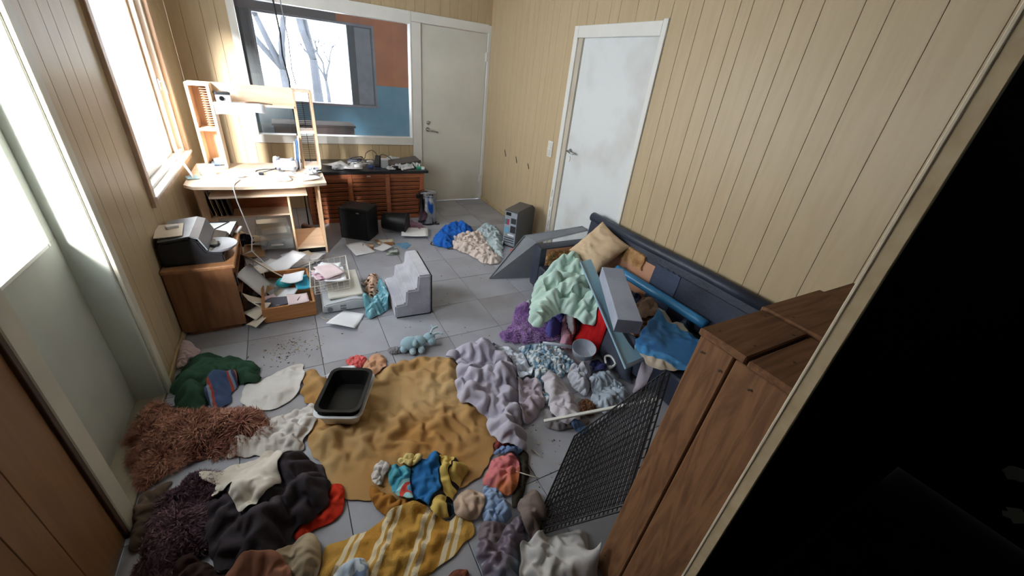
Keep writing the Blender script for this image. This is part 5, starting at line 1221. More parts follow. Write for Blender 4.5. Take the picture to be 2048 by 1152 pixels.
sheet('paper_sheet', 'white paper sheet in front of the box speaker', 'paper', OUT['paper_b'], M_paper, .006, seed=2)
M_photo = mat('photo_print', (206, 186, 160), .3, rgb2=(120, 78, 48), vscale=9., lo=.4, hi=.6)
M_photo2 = mat('photo_print_green', (196, 204, 200), .3, rgb2=(70, 84, 70), vscale=12., lo=.42, hi=.58)
sheet('photograph', 'brown photograph on the white sheet before the speaker', 'photograph', OUT['photo_a'], M_photo, .004, seed=3)
sheet('photograph', 'photograph with pale border behind the other photographs', 'photograph', OUT['photo_b'], mat('photo_tan', (222, 214, 200), .3, rgb2=(150, 104, 66), vscale=6., lo=.45, hi=.5), .008, seed=4)
sheet('envelope', 'white envelope lying among the photographs', 'envelope', OUT['paper_c'], M_paper, .012, seed=5)
sheet('photograph', 'green and white photograph nearest the pet stairs', 'photograph', OUT['photo_c'], M_photo2, .006, seed=6)
sheet('blue_booklet', 'pale blue booklet beside the photographs', 'book', OUT['blue_book'][:4], mat('blue_print', (112, 166, 204), .5, var=.15), .006, th=.006, seed=7)
sheet('letter', 'printed letter with a dark block near the pedal bin', 'letter', OUT['letter'], patterned('letter_print', [(0., (226, 228, 232)), (.6, (206, 210, 218)), (.70, (96, 102, 112))], scale=5.), .006, seed=8)
cs = thing('disc_case', 'silver disc case beside the leopard cloth', 'case', (1.18, 3.02, .002), rz=.5)
bm = BM(); box(bm, -.06, .06, -.07, .07, 0, .011, bev=.002); link('case', bm, mat('case_grey', (140, 146, 154), .25, var=.1, vscale=12.), cs)
bm = BM(); box(bm, -.05, .05, -.055, .055, .011, .0125); link('sleeve', bm, mat('case_print', (190, 196, 202), .3, rgb2=(80, 84, 92), vscale=25., lo=.45, hi=.55), cs)
# papers spilled between the chest, the desk and the drawer
PG = 'loose papers spilled round the pulled-out drawer'
COLN = {'paper': 'white', 'paper_cream': 'cream', 'cardboard': 'brown', 'paper_pink': 'pale pink', 'paper_yellow': 'yellow'}
def scatter(n_, x0, x1, y0, y1, label, mats, wmin=.12, wmax=.24, seed=0, group=PG, curl=.03, name='loose_paper', cat='paper'):
    r_ = random.Random(seed)
    for i in range(n_):
        w_ = r_.uniform(wmin, wmax)
        mt_ = r_.choice(mats); cn = COLN.get(mt_.name, 'white')
        sheet(name, cn+' '+label, cat, rect(r_.uniform(x0, x1), r_.uniform(y0, y1), w_, w_*r_.uniform(.6, .8), r_.uniform(0, PI)), mt_, r_.uniform(.4, 1)*curl, group=group, tilt=r_.uniform(-.04, .04), seed=seed*50+i)
M_pinkp = mat('paper_pink', (220, 200, 204), .8, var=.06)
M_slate = mat('folder_slate', (92, 92, 106), .7, var=.08)
M_red = mat('folder_red', (112, 48, 42), .7, var=.08)
M_tealp = mat('teal_plastic', (40, 166, 178), .35, var=.1)
scatter(9, .45, .62, 2.80, 3.20, 'loose paper lying inside the pine drawer', [M_paper, M_paper, M_paper2, M_pinkp], .13, .22, 11, 'papers inside the pine drawer')
scatter(12, .40, .46, 2.72, 3.5, 'loose paper spilled between the chest and the pine drawer', [M_paper, M_paper2, M_paper2, M_card], .10, .2, 12, 'papers spilled beside the chest', .05)
scatter(12, .42, .80, 3.32, 3.72, 'loose paper on the floor before the desk', [M_paper, M_paper, M_paper2], .16, .26, 13, 'papers on the floor before the desk', .02)
scatter(8, .16, .6, 3.75, 4.35, 'loose paper on the floor under the desk', [M_paper2, M_paper, M_card, mat('paper_yellow', (206, 186, 90), .8)], .14, .24, 14, 'papers on the floor under the desk', .04)
for i, (x_, y_, w_, h_, a_, z_, tl_, mt_, lb) in enumerate([(.44, 3.22, .22, .28, .5, .06, -.24, M_paper2, 'large cream sheet leaning from the chest towards the desk'), (.42, 3.02, .16, .2, -.4, .03, -.18, M_paper, 'white sheet leaning against the open side of the chest'),
        (.42, 2.80, .14, .16, .3, .02, -.13, M_paper2, 'curled cream sheet at the near corner of the chest'), (.43, 2.68, .2, .07, .9, .006, .03, M_paper2, 'narrow cream strip on the floor in front of the pine drawer'), (.60, 3.40, .26, .2, .5, .03, .10, M_paper, 'large white sheet rising behind the pine drawer')]):
    sheet('leaning_sheet', lb, 'paper', rect(x_, y_, w_, h_, a_), mt_, .03, z=z_, tilt=tl_, seed=120+i)
sheet('slate_folder', 'slate grey folder lying open in the pine drawer', 'folder', rect(.56, 2.80, .24, .14, -.25), M_slate, .03, th=.003, seed=31, tilt=.05)
sheet('pink_form', 'pale pink form at the front of the pine drawer', 'paper', rect(.66, 2.74, .13, .16, .05), M_pinkp, .02, seed=32, z=.10)
sheet('red_folder', 'dark red folder spilled beside the chest', 'folder', rect(.425, 2.93, .11, .09, .6), M_red, .03, th=.003, seed=33)
tl = thing('teal_pouch', 'teal plastic pouch in the pine drawer', 'pouch', (.59, 3.06, .075), rz=.3)
bm = BM(); blob(bm, (0, 0, .02), (.07, .055, .035), 8); link('pouch', bm, M_tealp, tl, smooth=True)
sheet('teal_folder', 'teal blue folder under the white sheet in the drawer', 'folder', rect(.70, 2.99, .1, .2, .1), mat('teal_card', (52, 170, 200), .5), .015, th=.003, seed=34, z=.10)
sheet('drawer_letter', 'white letter resting on the teal pouch', 'letter', rect(.645, 3.03, .15, .13, -.2), M_paper, .03, seed=35, z=.125)
# papers in the wire basket
BG = 'papers in the wire basket'
for i in range(7):
    x_, y_ = .895+rnd.uniform(-.03, .03), 2.97+rnd.uniform(-.06, .08)
    o = sheet('basket_paper', ('white paper in the pile inside the wire basket' if i % 3 else 'pale pink paper in the pile inside the wire basket'), 'paper', rect(x_, y_, .15, .21, rnd.uniform(-.5, .5)), M_paper if i % 3 else M_pinkp, .015, z=.150+.006*i, group=BG, seed=40+i)
sheet('basket_leaflet', 'pink printed leaflet at the left of the wire basket', 'leaflet', rect(.83, 2.90, .10, .14, .2), mat('leaflet_print', (214, 186, 200), .6, rgb2=(140, 72, 110), vscale=26., lo=.5, hi=.6), .012, z=.185, seed=51)
# clear storage drawers and dark bag under the desk
bx = thing('storage_box', 'clear plastic drawer box on the floor under the desk', 'box', (.56, 3.98, .045), rz=-.08)
bm = BM(); box(bm, -.13, .13, -.15, .15, 0, .10, bev=.008); link('shell', bm, P_clear, bx)
bm = BM(); box(bm, -.13, .13, -.158, -.15, .005, .095, bev=.003); link('front', bm, P_clear, bx)
bm = BM(); box(bm, -.05, .05, -.165, -.158, .04, .055, bev=.003); link('handle', bm, P_white, bx)
bx2 = thing('storage_box', 'clear plastic box stacked on the drawer box under the desk', 'box', (.53, 4.04, .148), rz=.1)
bm = BM(); box(bm, -.13, .13, -.13, .13, 0, .075, bev=.008); link('shell', bm, P_clear, bx2)
bm = BM(); box(bm, -.1, .1, -.1, .1, .006, .03, bev=.004); link('papers', bm, M_paper2, bx2)
C('dark_bag', 'dark grey bag on the floor at the left under the desk', 'bag', [(.14, 4.02), (.34, 3.98), (.38, 4.25), (.16, 4.3)], fabric('dark_bag', (66, 68, 80), (50, 52, 62)), slack=1.3, lam=.09, bulk=.08)
cn = thing('drink_can', 'dark red drink can lying behind the desk panel', 'can', (.83, 4.36, .033), rot=(PI/2, 0, .7))
bm = BM(); lathe(bm, [(0, -.075), (.026, -.075), (.033, -.066), (.033, .066), (.026, .075), (0, .075)], 18); link('body', bm, mat('can_red', (96, 52, 46), .35, var=.2, vscale=20.), cn, smooth=True, angle=.6)
bm = BM(); lathe(bm, [(.02, .0745), (.0275, .075), (.0275, .078), (.0, .076)], 18); link('lid', bm, M_chrome, cn, smooth=True)
# files on the desk's lower shelf
for i in range(4):
    f_ = thing('file_folder', ['beige file folder at the left end of the desk shelf', 'cream file folder second along the desk shelf', 'pale green file folder third along the desk shelf', 'dark file folder at the right of the desk shelf row'][i], 'folder', (.105+.038*i, 4.03, .313), rot=(0, math.radians(-8), 0), group='folders on the desk shelf')
    bm = BM(); box(bm, 0, .03, 0, .19, 0, .22, bev=.003); link('cover', bm, [M_paper2, mat('cream_board', (206, 196, 170), .7), mat('green_board', (158, 166, 140), .7), mat('dark_board', (96, 88, 80), .7)][i], f_)
    bm = BM(); box(bm, .004, .026, -.0, .184, .006, .2205); link('pages', bm, M_paper, f_)
# ---- on the desk
stamp_box(.045, 1.0, 3.52, 4.32, .704)
DZ = .705
ts = thing('tablet_stand', 'curved white stand on the left corner of the desk', 'stand', (.075, 3.80, DZ), rz=.3)
bm = BM(); pts = [(0, 0, .0), (-.01, 0, .05), (-.03, 0, .11), (-.05, 0, .17), (-.045, 0, .21)]
for k in range(len(pts)-1):
    a, b = Vector(pts[k]), Vector(pts[k+1]); w0, w1 = .035+.004*k, .035+.004*(k+1)
    v_ = [bm.verts.new((a.x, -w0, a.z)), bm.verts.new((a.x, w0, a.z)), bm.verts.new((b.x, w1, b.z)), bm.verts.new((b.x, -w1, b.z))]; bm.faces.new(v_)
bmesh.ops.remove_doubles(bm, verts=bm.verts, dist=1e-5)
r = bmesh.ops.extrude_face_region(bm, geom=bm.faces[:]); bmesh.ops.translate(bm, vec=(.012, 0, .004), verts=[e for e in r['geom'] if isinstance(e, bmesh.types.BMVert)]); bmesh.ops.recalc_face_normals(bm, faces=bm.faces)
link('blade', bm, P_white, ts, smooth=True, angle=.7)
bm = BM(); box(bm, -.035, .045, -.045, .045, 0, .012, bev=.004); link('base', bm, mat('pale_teal', (170, 206, 212), .4), ts)
rt = thing('router_box', 'white cardboard box in front of the left desk tower', 'box', (.165, 3.93, DZ), rz=.15)
bm = BM(); box(bm, -.055, .055, -.03, .03, 0, .07, bev=.003); link('carton', bm, P_white, rt)
bm = BM(); box(bm, -.056, .056, -.031, .031, .055, .073, bev=.002); link('lid', bm, M_paper, rt)
for i in range(3):
    b_ = thing('paperback', ['dark blue book lowest in the left desk tower', 'blue grey book in the middle of the tower stack', 'pale grey book on top of the tower stack'][i], 'book', (.155+.02*i, 4.19-.01*i, .719+.017*i), rz=.12*i-.05, group='books in the left desk tower')
    bm = BM(); box(bm, -.0, .085, -.07, .07, 0, .016, bev=.002); link('cover', bm, [mat('book_navy', (58, 72, 98), .5), mat('book_steel', (112, 132, 150), .5), mat('book_pale', (176, 184, 190), .5)][i], b_)
    bm = BM(); box(bm, .004, .0862, -.068, .068, .003, .013); link('pages', bm, M_paper, b_)
pj = thing('webcam_box', 'white gadget with round lens on the desk bridge shelf', 'gadget', (.36, 4.17, 1.2215), rz=.25)
bm = BM(); box(bm, -.05, .05, -.04, .04, 0, .055, bev=.006); link('body', bm, P_white, pj)
bm = BM(); box(bm, -.055, .05, -.045, .045, .056, .075, bev=.004); link('dark_lid', bm, P_dark, pj)
bm = BM(); lathe(bm, [(0, 0), (.018, 0), (.016, .012), (0, .012)], 14); bmesh.ops.rotate(bm, matrix=rotm('X', PI/2), verts=bm.verts); link('lens', bm, P_black, pj, loc=(-.015, -.04, .028))
gl_ = thing('cable_coil', 'brown looped cable on the desk bridge shelf', 'cable', (.60, 4.15, 1.2245))
bm = BM(); tube(bm, [(-.09, 0, .002), (-.05, .03, .004), (0, .02, .006), (.06, -.02, .004), (.10, -.03, .002), (.06, -.035, .003), (0, .0, .006), (-.06, -.02, .004), (-.09, -.01, .002)], .0035, 6); link('cable', bm, mat('brown_cable', (112, 84, 60), .5), gl_, smooth=True)
hp = thing('hanging_sheet', 'white sheet hanging over the front of the bridge shelf', 'paper', (.47, 4.09, 1.2215))
bm = BM(); g_ = []
prof = [(.10, .001), (.02, .001), (-.004, .0), (-.008, -.02), (-.008, -.05), (-.006, -.085)]
for i in range(9):
    x_ = -.17+.34*i/8
    g_.append([bm.verts.new((x_, y_, z_*(1.0 if i < 6 else .75)+ (.004*math.sin(i*1.3) if z_ < 0 else 0))) for y_, z_ in prof])
for i in range(8):
    for j in range(5): bm.faces.new((g_[i][j], g_[i+1][j], g_[i+1][j+1], g_[i][j+1]))
o = link('sheet', bm, M_paper, hp, smooth=True); s_ = o.modifiers.new('t', 'SOLIDIFY'); s_.thickness = .001
wg = thing('white_gadget', 'white plastic appliance with four round knobs on the desk', 'appliance', (.735, 4.00, DZ), rz=-.2)
bm = BM(); box(bm, -.08, .08, -.055, .055, .012, .10, bev=.025, seg=3); link('body', bm, P_white, wg, smooth=True)
bm = BM(); lathe(bm, [(0, -.012), (.045, -.012), (.05, 0), (.045, .012), (0, .012)], 20); bmesh.ops.rotate(bm, matrix=rotm('Y', PI/2), verts=bm.verts); link('disc', bm, P_white, wg, loc=(-.085, .0, .075), smooth=True, angle=.7)
for x_, y_, z_ in ((-.055, -.04, .115), (.05, -.03, .11), (-.06, -.06, .03), (.06, -.06, .04)):
    bm = BM(); lathe(bm, [(0, -.01), (.014, -.01), (.016, 0), (.014, .01), (0, .01)], 12); link('knob', bm, P_grey, wg, loc=(x_, y_, z_), smooth=True)
for x_ in (-.05, .05):
    bm = BM(); box(bm, x_-.02, x_+.02, -.04, .04, 0, .014, bev=.003); link('foot', bm, P_grey, wg)
for i in range(3):
    f_ = thing('leaning_folder', ['white folder leaning on the right desk tower', 'blue edged folder behind the white leaning folder', 'cream folder tallest against the right desk tower'][i], 'folder', (.835-.014*i, 4.06+.03*i, DZ), rot=(0, math.radians(5), 0), group='folders leaning on the right desk tower')
    bm = BM(); box(bm, -.008, .0, -.04, .12, .001, .27-.03*i, bev=.001); link('sheets', bm, [M_paper, mat('blue_edge', (70, 112, 176), .5), M_paper2][i], f_)
sp = thing('disc_spindle', 'grey disc spindle in front of the right desk tower', 'disc spindle', (.94, 3.97, DZ))
bm = BM(); lathe(bm, [(0, 0), (.066, 0), (.066, .006), (.062, .008), (.062, .022), (.008, .022), (.008, .03), (0, .03)], 26); link('base', bm, P_dark, sp, smooth=True, angle=.6)
bm = BM(); lathe(bm, [(.009, .022), (.06, .022), (.06, .0235), (.009, .0235)], 26); link('disc', bm, mat('disc_silver', (196, 200, 206), .12, metal=.9, var=.05), sp, smooth=True, angle=.5)
d2 = thing('compact_disc', 'loose silver disc at the right corner of the desk', 'disc', (.935, 3.79, DZ+.001), rz=.2)
bm = BM(); lathe(bm, [(.008, 0), (.06, 0), (.06, .0015), (.008, .0015), (.008, 0)], 26); link('disc', bm, MATS['disc_silver'], d2)
HM[:, :] = np.where((HM > .7) & (HM < .8), .7055, HM)
for i, (x_, y_, w_, a_, lb) in enumerate([(.88, 3.70, .17, .3, 'white leaflet over the right front corner of the desk'), (.80, 3.80, .16, -.4, 'white sheet left of the disc spindle'), (.70, 3.86, .15, .2, 'white sheet in front of the white appliance'), (.93, 3.88, .12, .9, 'shiny grey wrapper on the right of the desk')]):
    sheet('desk_paper', lb, 'paper', rect(x_, y_, w_, w_*.7, a_), M_paper if i < 3 else P_lgrey, .012, z=.706+.003*i, seed=70+i)
wc = thing('usb_cable', 'dark blue cable with plug on the middle of the desk', 'cable', (.55, 3.93, DZ+.004))
bm = BM(); tube(bm, [(-.06, .05, .0), (-.05, .09, .0), (.0, .12, .0), (.06, .12, .001), (.10, .13, .003), (.06, .08, .004), (.0, .02, .002), (-.02, -.03, .002)], .0035, 6); link('cable', bm, mat('blue_black', (48, 54, 72), .4), wc, smooth=True)
bm = BM(); box(bm, -.035, .0, -.07, -.03, -.003, .016, bev=.004); link('plug', bm, MATS['blue_black'], wc)
bm = BM(); box(bm, .085, .115, .11, .15, -.003, .016, bev=.004); link('plug', bm, MATS['blue_black'], wc)
wpg = thing('grey_plug', 'small grey plug near the front of the desk', 'plug', (.40, 3.80, DZ))
bm = BM(); box(bm, -.03, .02, -.012, .012, 0, .014, bev=.004); link('shell', bm, P_lgrey, wpg)
bm = BM(); tube(bm, [(.02, 0, .006), (.04, .004, .006)], .003, 6); link('pin', bm, M_steel, wpg)
cd = thing('power_cable', 'long white power cord hanging from the desk front to the floor', 'cord', (.36, 3.56, 0))
bm = BM(); tube(bm, [(.03, .16, .708), (.0, .04, .709), (-.0, -.03, .708), (-.004, -.045, .69), (.0, -.05, .6), (.02, -.05, .45), (.04, -.06, .30), (.02, -.08, .20), (.09, -.12, .10), (.10, -.10, .02), (.16, -.02, .006)], .0042, 6); link('cord', bm, P_white, cd, smooth=True)
# wall sockets behind the desk
for i, (y_, z_, lb) in enumerate([(4.11, .60, 'white wall socket just under the desk top on the left wall'), (4.28, .37, 'white wall socket low on the left wall behind the chest')]):
    s_ = thing('wall_socket', lb, 'socket', (0, y_, z_))
    bm = BM(); box(bm, 0, .03, -.04, .04, -.04, .04, bev=.006, seg=2); link('plate', bm, P_white, s_)
    bm = BM(); lathe(bm, [(0, 0), (.02, 0), (.022, .006), (0, .006)], 14); bmesh.ops.rotate(bm, matrix=rotm('Y', PI/2), verts=bm.verts); link('recess', bm, P_lgrey, s_, loc=(.03, 0, 0))
# two wires hanging before the inner window
for i, (pts, lb, mt_) in enumerate([([(.84, 4.6, 2.5), (.84, 4.6, 2.0), (.855, 4.6, 1.75), (.845, 4.6, 1.59), (.87, 4.6, 1.39), (.86, 4.6, 1.2), (.87, 4.58, 1.0), (.85, 4.55, .70), (.84, 4.45, .3), (.84, 4.42, .005)], 'black wire hanging from the ceiling before the inner window', P_black),
                                    ([(.90, 4.6, 2.5), (.895, 4.6, 2.0), (.912, 4.6, 1.72), (.905, 4.6, 1.48), (.92, 4.6, 1.36)], 'shorter grey wire hanging beside the black wire', P_grey)]):
    bm = BM(); tube(bm, pts, .0075 if i == 0 else .005, 6); tag(link('hanging_wire', bm, mt_, smooth=True), lb, 'wire')
# ---- on the slatted cabinet
TZ = .568
HM[:, :] = np.where((HM > .5) & (HM < .6) & (np.arange(HNY)[None, :]*HR > 4.5), .569, HM)
def cable(name, label, pts, r, mt_):
    bm = BM(); tube(bm, pts, r, 6); o = link(name, bm, mt_, smooth=True)
    z = min(p[2] for p in pts); return tag(o, label, 'cable')
def curve(pts, k=4):
    out = []; P_ = [Vector(p) for p in pts]
    for i in range(len(P_)-1):
        a, b, c, d = P_[max(i-1, 0)], P_[i], P_[i+1], P_[min(i+2, len(P_)-1)]
        for s_ in range(k):
            t = s_/k; out.append(.5*((2*b)+(c-a)*t+(2*a-5*b+4*c-d)*t*t+(3*b-a-3*c+d)*t**3))
    out.append(P_[-1]); return out
cable('brown_cable', 'brown cable arching highest over the cabinet top', curve([(1.30, 4.78, TZ+.005), (1.42, 4.82, TZ+.05), (1.52, 4.86, TZ+.06), (1.55, 4.88, TZ+.12), (1.62, 4.88, TZ+.15), (1.67, 4.86, TZ+.09), (1.65, 4.84, TZ+.005)]), .004, mat('cable_brown', (92, 74, 52), .5))
cable('brown_cable', 'brown cable arching beside the flat grey lid', curve([(1.66, 4.88, TZ+.005), (1.70, 4.90, TZ+.08), (1.75, 4.90, TZ+.10), (1.82, 4.88, TZ+.06), (1.85, 4.86, TZ+.005)]), .004, MATS['cable_brown'])
r_ = random.Random(5)
for i in range(9):
    c_ = Vector((1.47+r_.uniform(-.09, .09), 4.77+r_.uniform(-.1, .1), TZ+.008+.008*i))
    pts = [c_+Vector((math.cos(a)*r_.uniform(.04, .09), math.sin(a)*r_.uniform(.03, .07), r_.uniform(-.006, .012))) for a in [k*1.05+r_.uniform(-.2, .2) for k in range(8)]]
    bm = BM(); tube(bm, curve(pts, 3), r_.choice((.003, .004, .005)), 5)
    cm_, cc_ = r_.choice(((P_black, 'black'), (P_white, 'white'), (mat('cable_navy', (54, 62, 92), .5), 'navy blue'), (P_grey, 'grey')))
    tag(link('tangled_cable', bm, cm_, smooth=True), cc_+' cable in the tangle on the left of the cabinet top', 'cable', 'tangled cables on the cabinet')
for i, (x_, y_, w_, a_, lb) in enumerate([(1.28, 4.68, .26, .1, 'large white sheet at the left end of the cabinet top'), (1.36, 4.58, .18, -.25, 'white leaflet over the front edge of the cabinet top'), (1.20, 4.78, .22, .4, 'crumpled white wrapper behind the white sheet on the cabinet')]):
    sheet('cabinet_paper', lb, 'paper', rect(x_, y_, w_, w_*.7, a_), M_paper, .02, z=TZ+.002+.004*i, seed=90+i)
ph = thing('black_adapter', 'black power adapter standing on the cabinet top', 'adapter', (1.63, 4.70, TZ), rot=(math.radians(-25), 0, -.5))
bm = BM(); box(bm, -.03, .03, -.015, .015, 0, .13, bev=.005); link('case', bm, P_black, ph)
bm = BM(); box(bm, -.024, .024, -.017, -.015, .03, .12); link('face', bm, P_dark, ph)
bx3 = thing('silver_carton', 'small silver white carton beside the black adapter', 'carton', (1.71, 4.68, TZ), rz=.1)
bm = BM(); box(bm, -.035, .035, -.02, .02, 0, .10, bev=.002); link('carton', bm, P_lgrey, bx3)
bm = BM(); box(bm, -.036, .036, -.021, .021, .085, .102, bev=.002); link('flap', bm, P_white, bx3)
lp = thing('flat_lid', 'long dark grey plastic lid lying across the cabinet top', 'lid', (1.93, 4.84, TZ+.03), rot=(math.radians(8), math.radians(-7), .12))
bm = BM(); box(bm, -.22, .22, -.08, .08, 0, .014, bev=.004); link('lid', bm, mat('lid_grey', (92, 86, 84), .45, var=.08), lp)
bm = BM(); box(bm, -.225, .225, -.085, -.075, -.02, .016, bev=.003); link('edge', bm, MATS['lid_grey'], lp)
C('clear_wrap', 'crumpled clear plastic wrap on the right of the cabinet top', 'wrapper', [(1.80, 4.60), (2.02, 4.58), (2.06, 4.70), (1.92, 4.74), (1.80, 4.68)], mat('milky_film', (196, 200, 206), .2, var=.1, bump=.3, bscale=60., spec=.6), slack=1.5, lam=.05, bulk=.03)
C('white_wrap', 'white plastic wrapper behind the flat grey lid', 'wrapper', [(1.78, 4.96), (1.98, 4.96), (1.98, 5.06), (1.80, 5.06)], mat('white_wrap', (206, 214, 216), .3, var=.05, bump=.2), slack=1.4, lam=.05, bulk=.06)
gbx = thing('green_box', 'small green box at the right front corner of the cabinet top', 'box', (2.10, 4.60, TZ), rz=-.25)
bm = BM(); box(bm, -.045, .045, -.03, .03, 0, .022, bev=.002); link('box', bm, mat('green_card', (36, 150, 116), .5), gbx)
bm = BM(); box(bm, .01, .046, -.031, .031, .0, .023, bev=.001); link('end_label', bm, P_white, gbx)
wb = thing('white_tube', 'white rolled tube lying on the right of the cabinet top', 'tube', (1.93, 4.57, TZ+.012), rot=(0, PI/2, .5))
bm = BM(); lathe(bm, [(.008, -.07), (.012, -.07), (.012, .07), (.008, .07), (.008, -.07)], 12); link('tube', bm, M_paper, wb, smooth=True, angle=.6)

for i, (x_, y_, r3, mt_, lb) in enumerate([(1.55, 4.66, (.03, .022, .016), mat('plug_blue', (70, 92, 160), .4), 'blue plug in front of the cable tangle on the cabinet'), (1.42, 4.66, (.035, .03, .022), P_white, 'white charger cube left of the blue plug on the cabinet'),
        (1.80, 4.58, (.03, .02, .02), P_black, 'small black plug before the flat grey lid'), (1.38, 4.84, (.04, .03, .025), P_lgrey, 'grey charger behind the cable tangle'), (1.58, 4.86, (.03, .025, .02), P_white, 'white adapter under the arching brown cable')]):
    t_ = thing('charger', lb, 'charger', (x_, y_, TZ+.001), rz=rnd.uniform(-1, 1), group='chargers on the cabinet top')
    bm = BM(); box(bm, -r3[0], r3[0], -r3[1], r3[1], 0, r3[2]*2, bev=.005, seg=2); link('shell', bm, mt_, t_, smooth=True, angle=.6)
    bm = BM(); tube(bm, curve([(r3[0], 0, .01), (r3[0]+.04, .02, .006), (r3[0]+.09, -.01, .005)]), .003, 5); link('lead', bm, mt_, t_, smooth=True)
for i, (pts, lb) in enumerate([([(2.02, 4.66), (2.12, 4.64), (2.13, 4.74), (2.04, 4.76)], 'crumpled milky wrapper behind the green box'), ([(1.70, 4.56), (1.80, 4.54), (1.82, 4.62), (1.72, 4.63)], 'crumpled milky wrapper before the silver carton'), ([(1.14, 4.60), (1.28, 4.58), (1.26, 4.70), (1.16, 4.72)], 'crumpled milky wrapper at the left end of the cabinet')]):
    C('plastic_wrapper', lb, 'wrapper', pts, MATS['milky_film'], slack=1.5, lam=.05, bulk=.025, group='wrappers on the cabinet top')
for i, (pts, lb) in enumerate([([(.84, 3.86), (.95, 3.84), (.97, 3.92), (.86, 3.93)], 'crumpled milky wrapper on the right of the desk'), ([(.60, 3.66), (.74, 3.62), (.76, 3.74), (.64, 3.76)], 'crumpled white tissue near the front of the desk')]):
    C('tissue', lb, 'tissue', pts, MATS['milky_film'] if i == 0 else M_paper, slack=1.4, lam=.06, bulk=.02)

# ---- on the floor
tt = thing('plush_toy', 'pale blue plush moose toy lying on the tiles', 'toy', (1.30, 2.05, .0), rz=-.25)
M_toy = fabric('toy_plush', (150, 180, 192), (130, 160, 176), bump=.5, bscale=120., sheen=.4)
M_toy2 = fabric('toy_plush_pale', (176, 194, 202), (160, 180, 190), bump=.5, bscale=120.)
bm = BM(); blob(bm, (-.035, 0, .045), (.062, .05, .045), 12); blob(bm, (.02, .012, .045), (.05, .045, .042), 12); link('body', bm, M_toy, tt, smooth=True)
bm = BM(); blob(bm, (.09, .04, .052), (.04, .036, .036), 12); blob(bm, (.105, .015, .04), (.03, .03, .028), 10); link('head', bm, M_toy, tt, smooth=True)
for c_, r3 in (((-.02, -.05, .022), (.022, .036, .021)), ((.035, -.045, .022), (.022, .036, .021)), ((-.005, -.015, .065), (.022, .045, .02)), ((-.075, -.03, .025), (.025, .03, .022))):
    bm = BM(); blob(bm, c_, r3, 10); link('leg', bm, M_toy2 if c_[1] < -.04 else M_toy, tt, smooth=True)
bm = BM(); tube(bm, curve([(.10, .07, .07), (.12, .10, .085), (.15, .11, .09)]), [.008]*9, 6); tube(bm, [(.12, .10, .085), (.11, .13, .095)], .006, 6); link('antler', bm, M_toy2, tt, smooth=True)
bm = BM(); tube(bm, curve([(.12, .05, .07), (.15, .06, .075), (.18, .05, .07)]), [.008]*9, 6); link('antler', bm, M_toy2, tt, smooth=True)
bm = BM(); blob(bm, (.10, .035, .088), (.005, .005, .005), 6); blob(bm, (.118, .03, .07), (.005, .005, .005), 6); link('eye', bm, P_black, tt, smooth=True)
C('grey_fluff', 'grey fluff lump left of the plush toy', 'fluff', [(1.12, 2.06), (1.18, 2.02), (1.22, 2.06), (1.19, 2.10), (1.13, 2.10)], fabric('fluff', (140, 138, 142), (118, 116, 120)), slack=1.5, lam=.03, bulk=.03)
dp = thing('plastic_dipper', 'pale plastic dipper with a long handle on the clothes', 'dipper', (2.28, 1.53, .055), rot=(math.radians(8), math.radians(-6), 0))
bm = BM(); lathe(bm, [(0, 0), (.05, .0), (.068, .02), (.078, .07), (.081, .07), (.070, .018), (.05, .005), (0, .005)], 26); link('cup', bm, mat('dipper_plastic', (176, 184, 198), .35, var=.04), dp, smooth=True, angle=.8)
bm = BM(); tube(bm, [(-.07, .04, .065), (-.14, .09, .07), (-.23, .15, .07)], [.012, .010, .009], 8); link('handle', bm, MATS['dipper_plastic'], dp, smooth=True)
# sofa: light blue board, grey foam block, blue roll
lb_ = thing('light_blue_board', 'light blue L shaped board leaning from sofa to floor', 'board', (2.31, 1.19, .2))
e1 = Vector((.25, .86, .27)); e2 = Vector((.42, .03, .01)); nn = e1.cross(e2).normalized()
def bp_(a, b): return e1*a+e2*b
bm = BM(); prism(bm, [bp_(*q) for q in ((0, 0), (1, 0), (1.0, .26), (.55, .24), (.24, .22), (.16, .25), (.085, .30), (.13, .36), (.15, .46), (.015, .55), (.01, 1.0), (0, 1.0))], nn*.012); link('board', bm, mat('light_blue_card', (150, 192, 212), .5, rgb2=(132, 176, 200), vscale=3.), lb_)
bm = BM(); prism(bm, [bp_(*q)+nn*-.002 for q in ((0, 0), (1, 0), (1, .02), (.02, .02), (.02, 1), (0, 1))], nn*-.006); link('edging', bm, P_grey, lb_)
fb = thing('foam_block', 'long pale grey foam block lying across the blue board', 'foam block', (2.50, 1.55, .405), rot=(math.radians(7), 0, math.radians(-29)))
bm = BM(); box(bm, -.075, .075, -.285, .285, 0, .095, bev=.004); link('block', bm, mat('foam_grey', (164, 170, 186), .9, rgb2=(148, 154, 172), vscale=4., bump=.2, bscale=120.), fb)
bm = BM(); box(bm, -.076, .076, -.287, -.283, -.001, .094); link('cut_end', bm, mat('foam_dark', (120, 126, 144), .95, bump=.3, bscale=100.), fb)
bm = BM(); tube(bm, curve([(2.93, 2.02, .37), (2.95, 1.75, .36), (2.965, 1.5, .355), (2.97, 1.2, .35)]), .034, 12); o = link('blue_roll', bm, mat('blue_roll', (56, 132, 184), .35, var=.1, vscale=8.), smooth=True); tag(o, 'rolled blue sheet lying along the sofa back', 'roll')
sb = thing('white_strap', 'small white buckle strap between red shirt and blue board', 'strap', (2.40, 1.40, .05))
bm = BM(); tube(bm, curve([(-.02, 0, 0), (.0, .04, .02), (.03, .02, .03), (.03, -.03, .01), (.0, -.04, 0)]), .008, 6); link('strap', bm, P_white, sb, smooth=True)
bm = BM(); box(bm, -.03, -.005, -.05, -.025, -.008, .004, bev=.002); link('buckle', bm, P_white, sb)
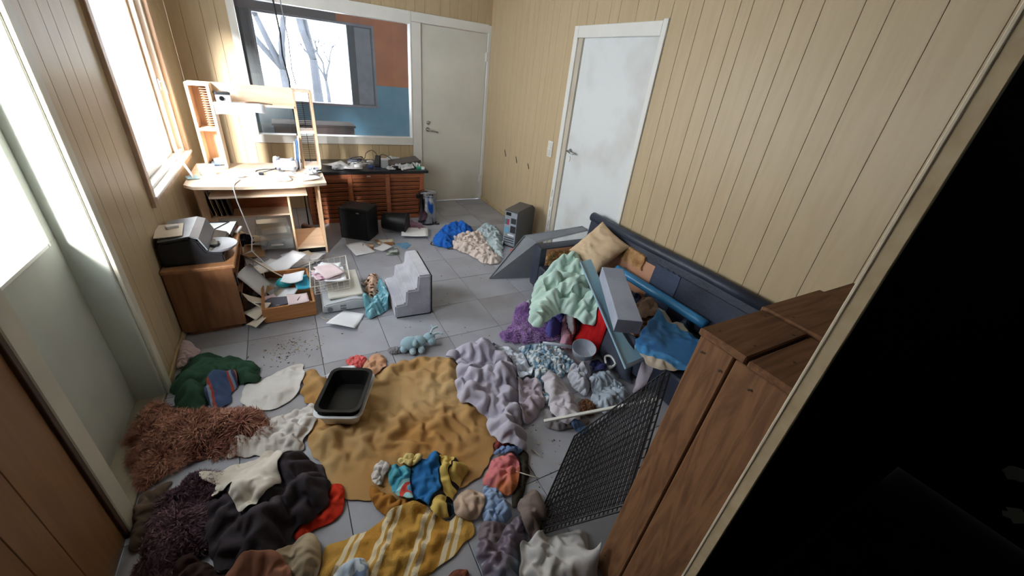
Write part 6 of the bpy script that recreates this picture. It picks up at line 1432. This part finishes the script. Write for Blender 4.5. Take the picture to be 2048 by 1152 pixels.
cable('black_cable', 'thin black cord looping in front of the royal blue shirt', curve([(1.96, 3.75, .005), (1.93, 3.68, .005), (1.99, 3.64, .005), (2.05, 3.68, .006), (2.08, 3.62, .005), (2.06, 3.53, .005), (2.12, 3.52, .005), (2.15, 3.60, .008)]), .0035, P_black)
ob = thing('orange_wrapper', 'orange and white wrapper at the foot of the computer tower', 'wrapper', (2.69, 3.27, .004), rz=.4)
bm = BM(); blob(bm, (0, 0, .018), (.035, .025, .02), 7); link('wad', bm, mat('orange_print', (232, 98, 58), .5), ob, smooth=True)
bm = BM(); blob(bm, (.04, .0, .014), (.025, .02, .015), 6); link('tail', bm, P_white, ob, smooth=True)
# crumbs and chips on the tiles
bm = BM(); r_ = random.Random(9)
for i in range(330):
    if i < 150: x_, y_ = r_.gauss(.58, .10), r_.gauss(2.32, .10)
    elif i < 250: x_, y_ = r_.uniform(.4, 2.4), r_.uniform(1.9, 3.6)
    else: x_, y_ = r_.uniform(1.3, 1.8), r_.uniform(.85, 1.3)
    if hs(x_, y_) > .006: continue
    s_ = r_.uniform(.002, .007); a_ = r_.uniform(0, PI); k_ = r_.uniform(.3, 1)
    prism(bm, [(x_+math.cos(a_+j*PI/2)*s_*(1 if j % 2 else k_), y_+math.sin(a_+j*PI/2)*s_*(1 if j % 2 else k_), .001) for j in range(4)], (0, 0, r_.uniform(.001, .004)))
o = link('crumbs', bm, mat('crumb', (88, 68, 50), .9, rgb2=(190, 176, 150), vscale=30., lo=.45, hi=.55)); tag(o, 'wood chips and crumbs scattered on the floor tiles', 'crumbs', kind='stuff')
for i, (x_, y_, a_, l_) in enumerate([(1.62, 1.02, 1.9, .07), (1.50, .92, 2.4, .11), (.80, 2.60, 2.2, .07), (.84, 2.57, 2.3, .06)]):
    bm = BM(); tube(bm, [(-l_/2, 0, .003), (0, .003, .005), (l_/2, 0, .003)], .0025, 5); o = link('straw', bm, M_paper2, smooth=True)
    o.location = (x_, y_, float(hs(x_, y_))); o.rotation_euler = (0, 0, a_)
    tag(o, ['pale straw left of the wire crate top', 'pale straw left of the wire crate foot', 'pale stick at the drawer corner', 'second pale stick beside the scanner'][i], 'straw')
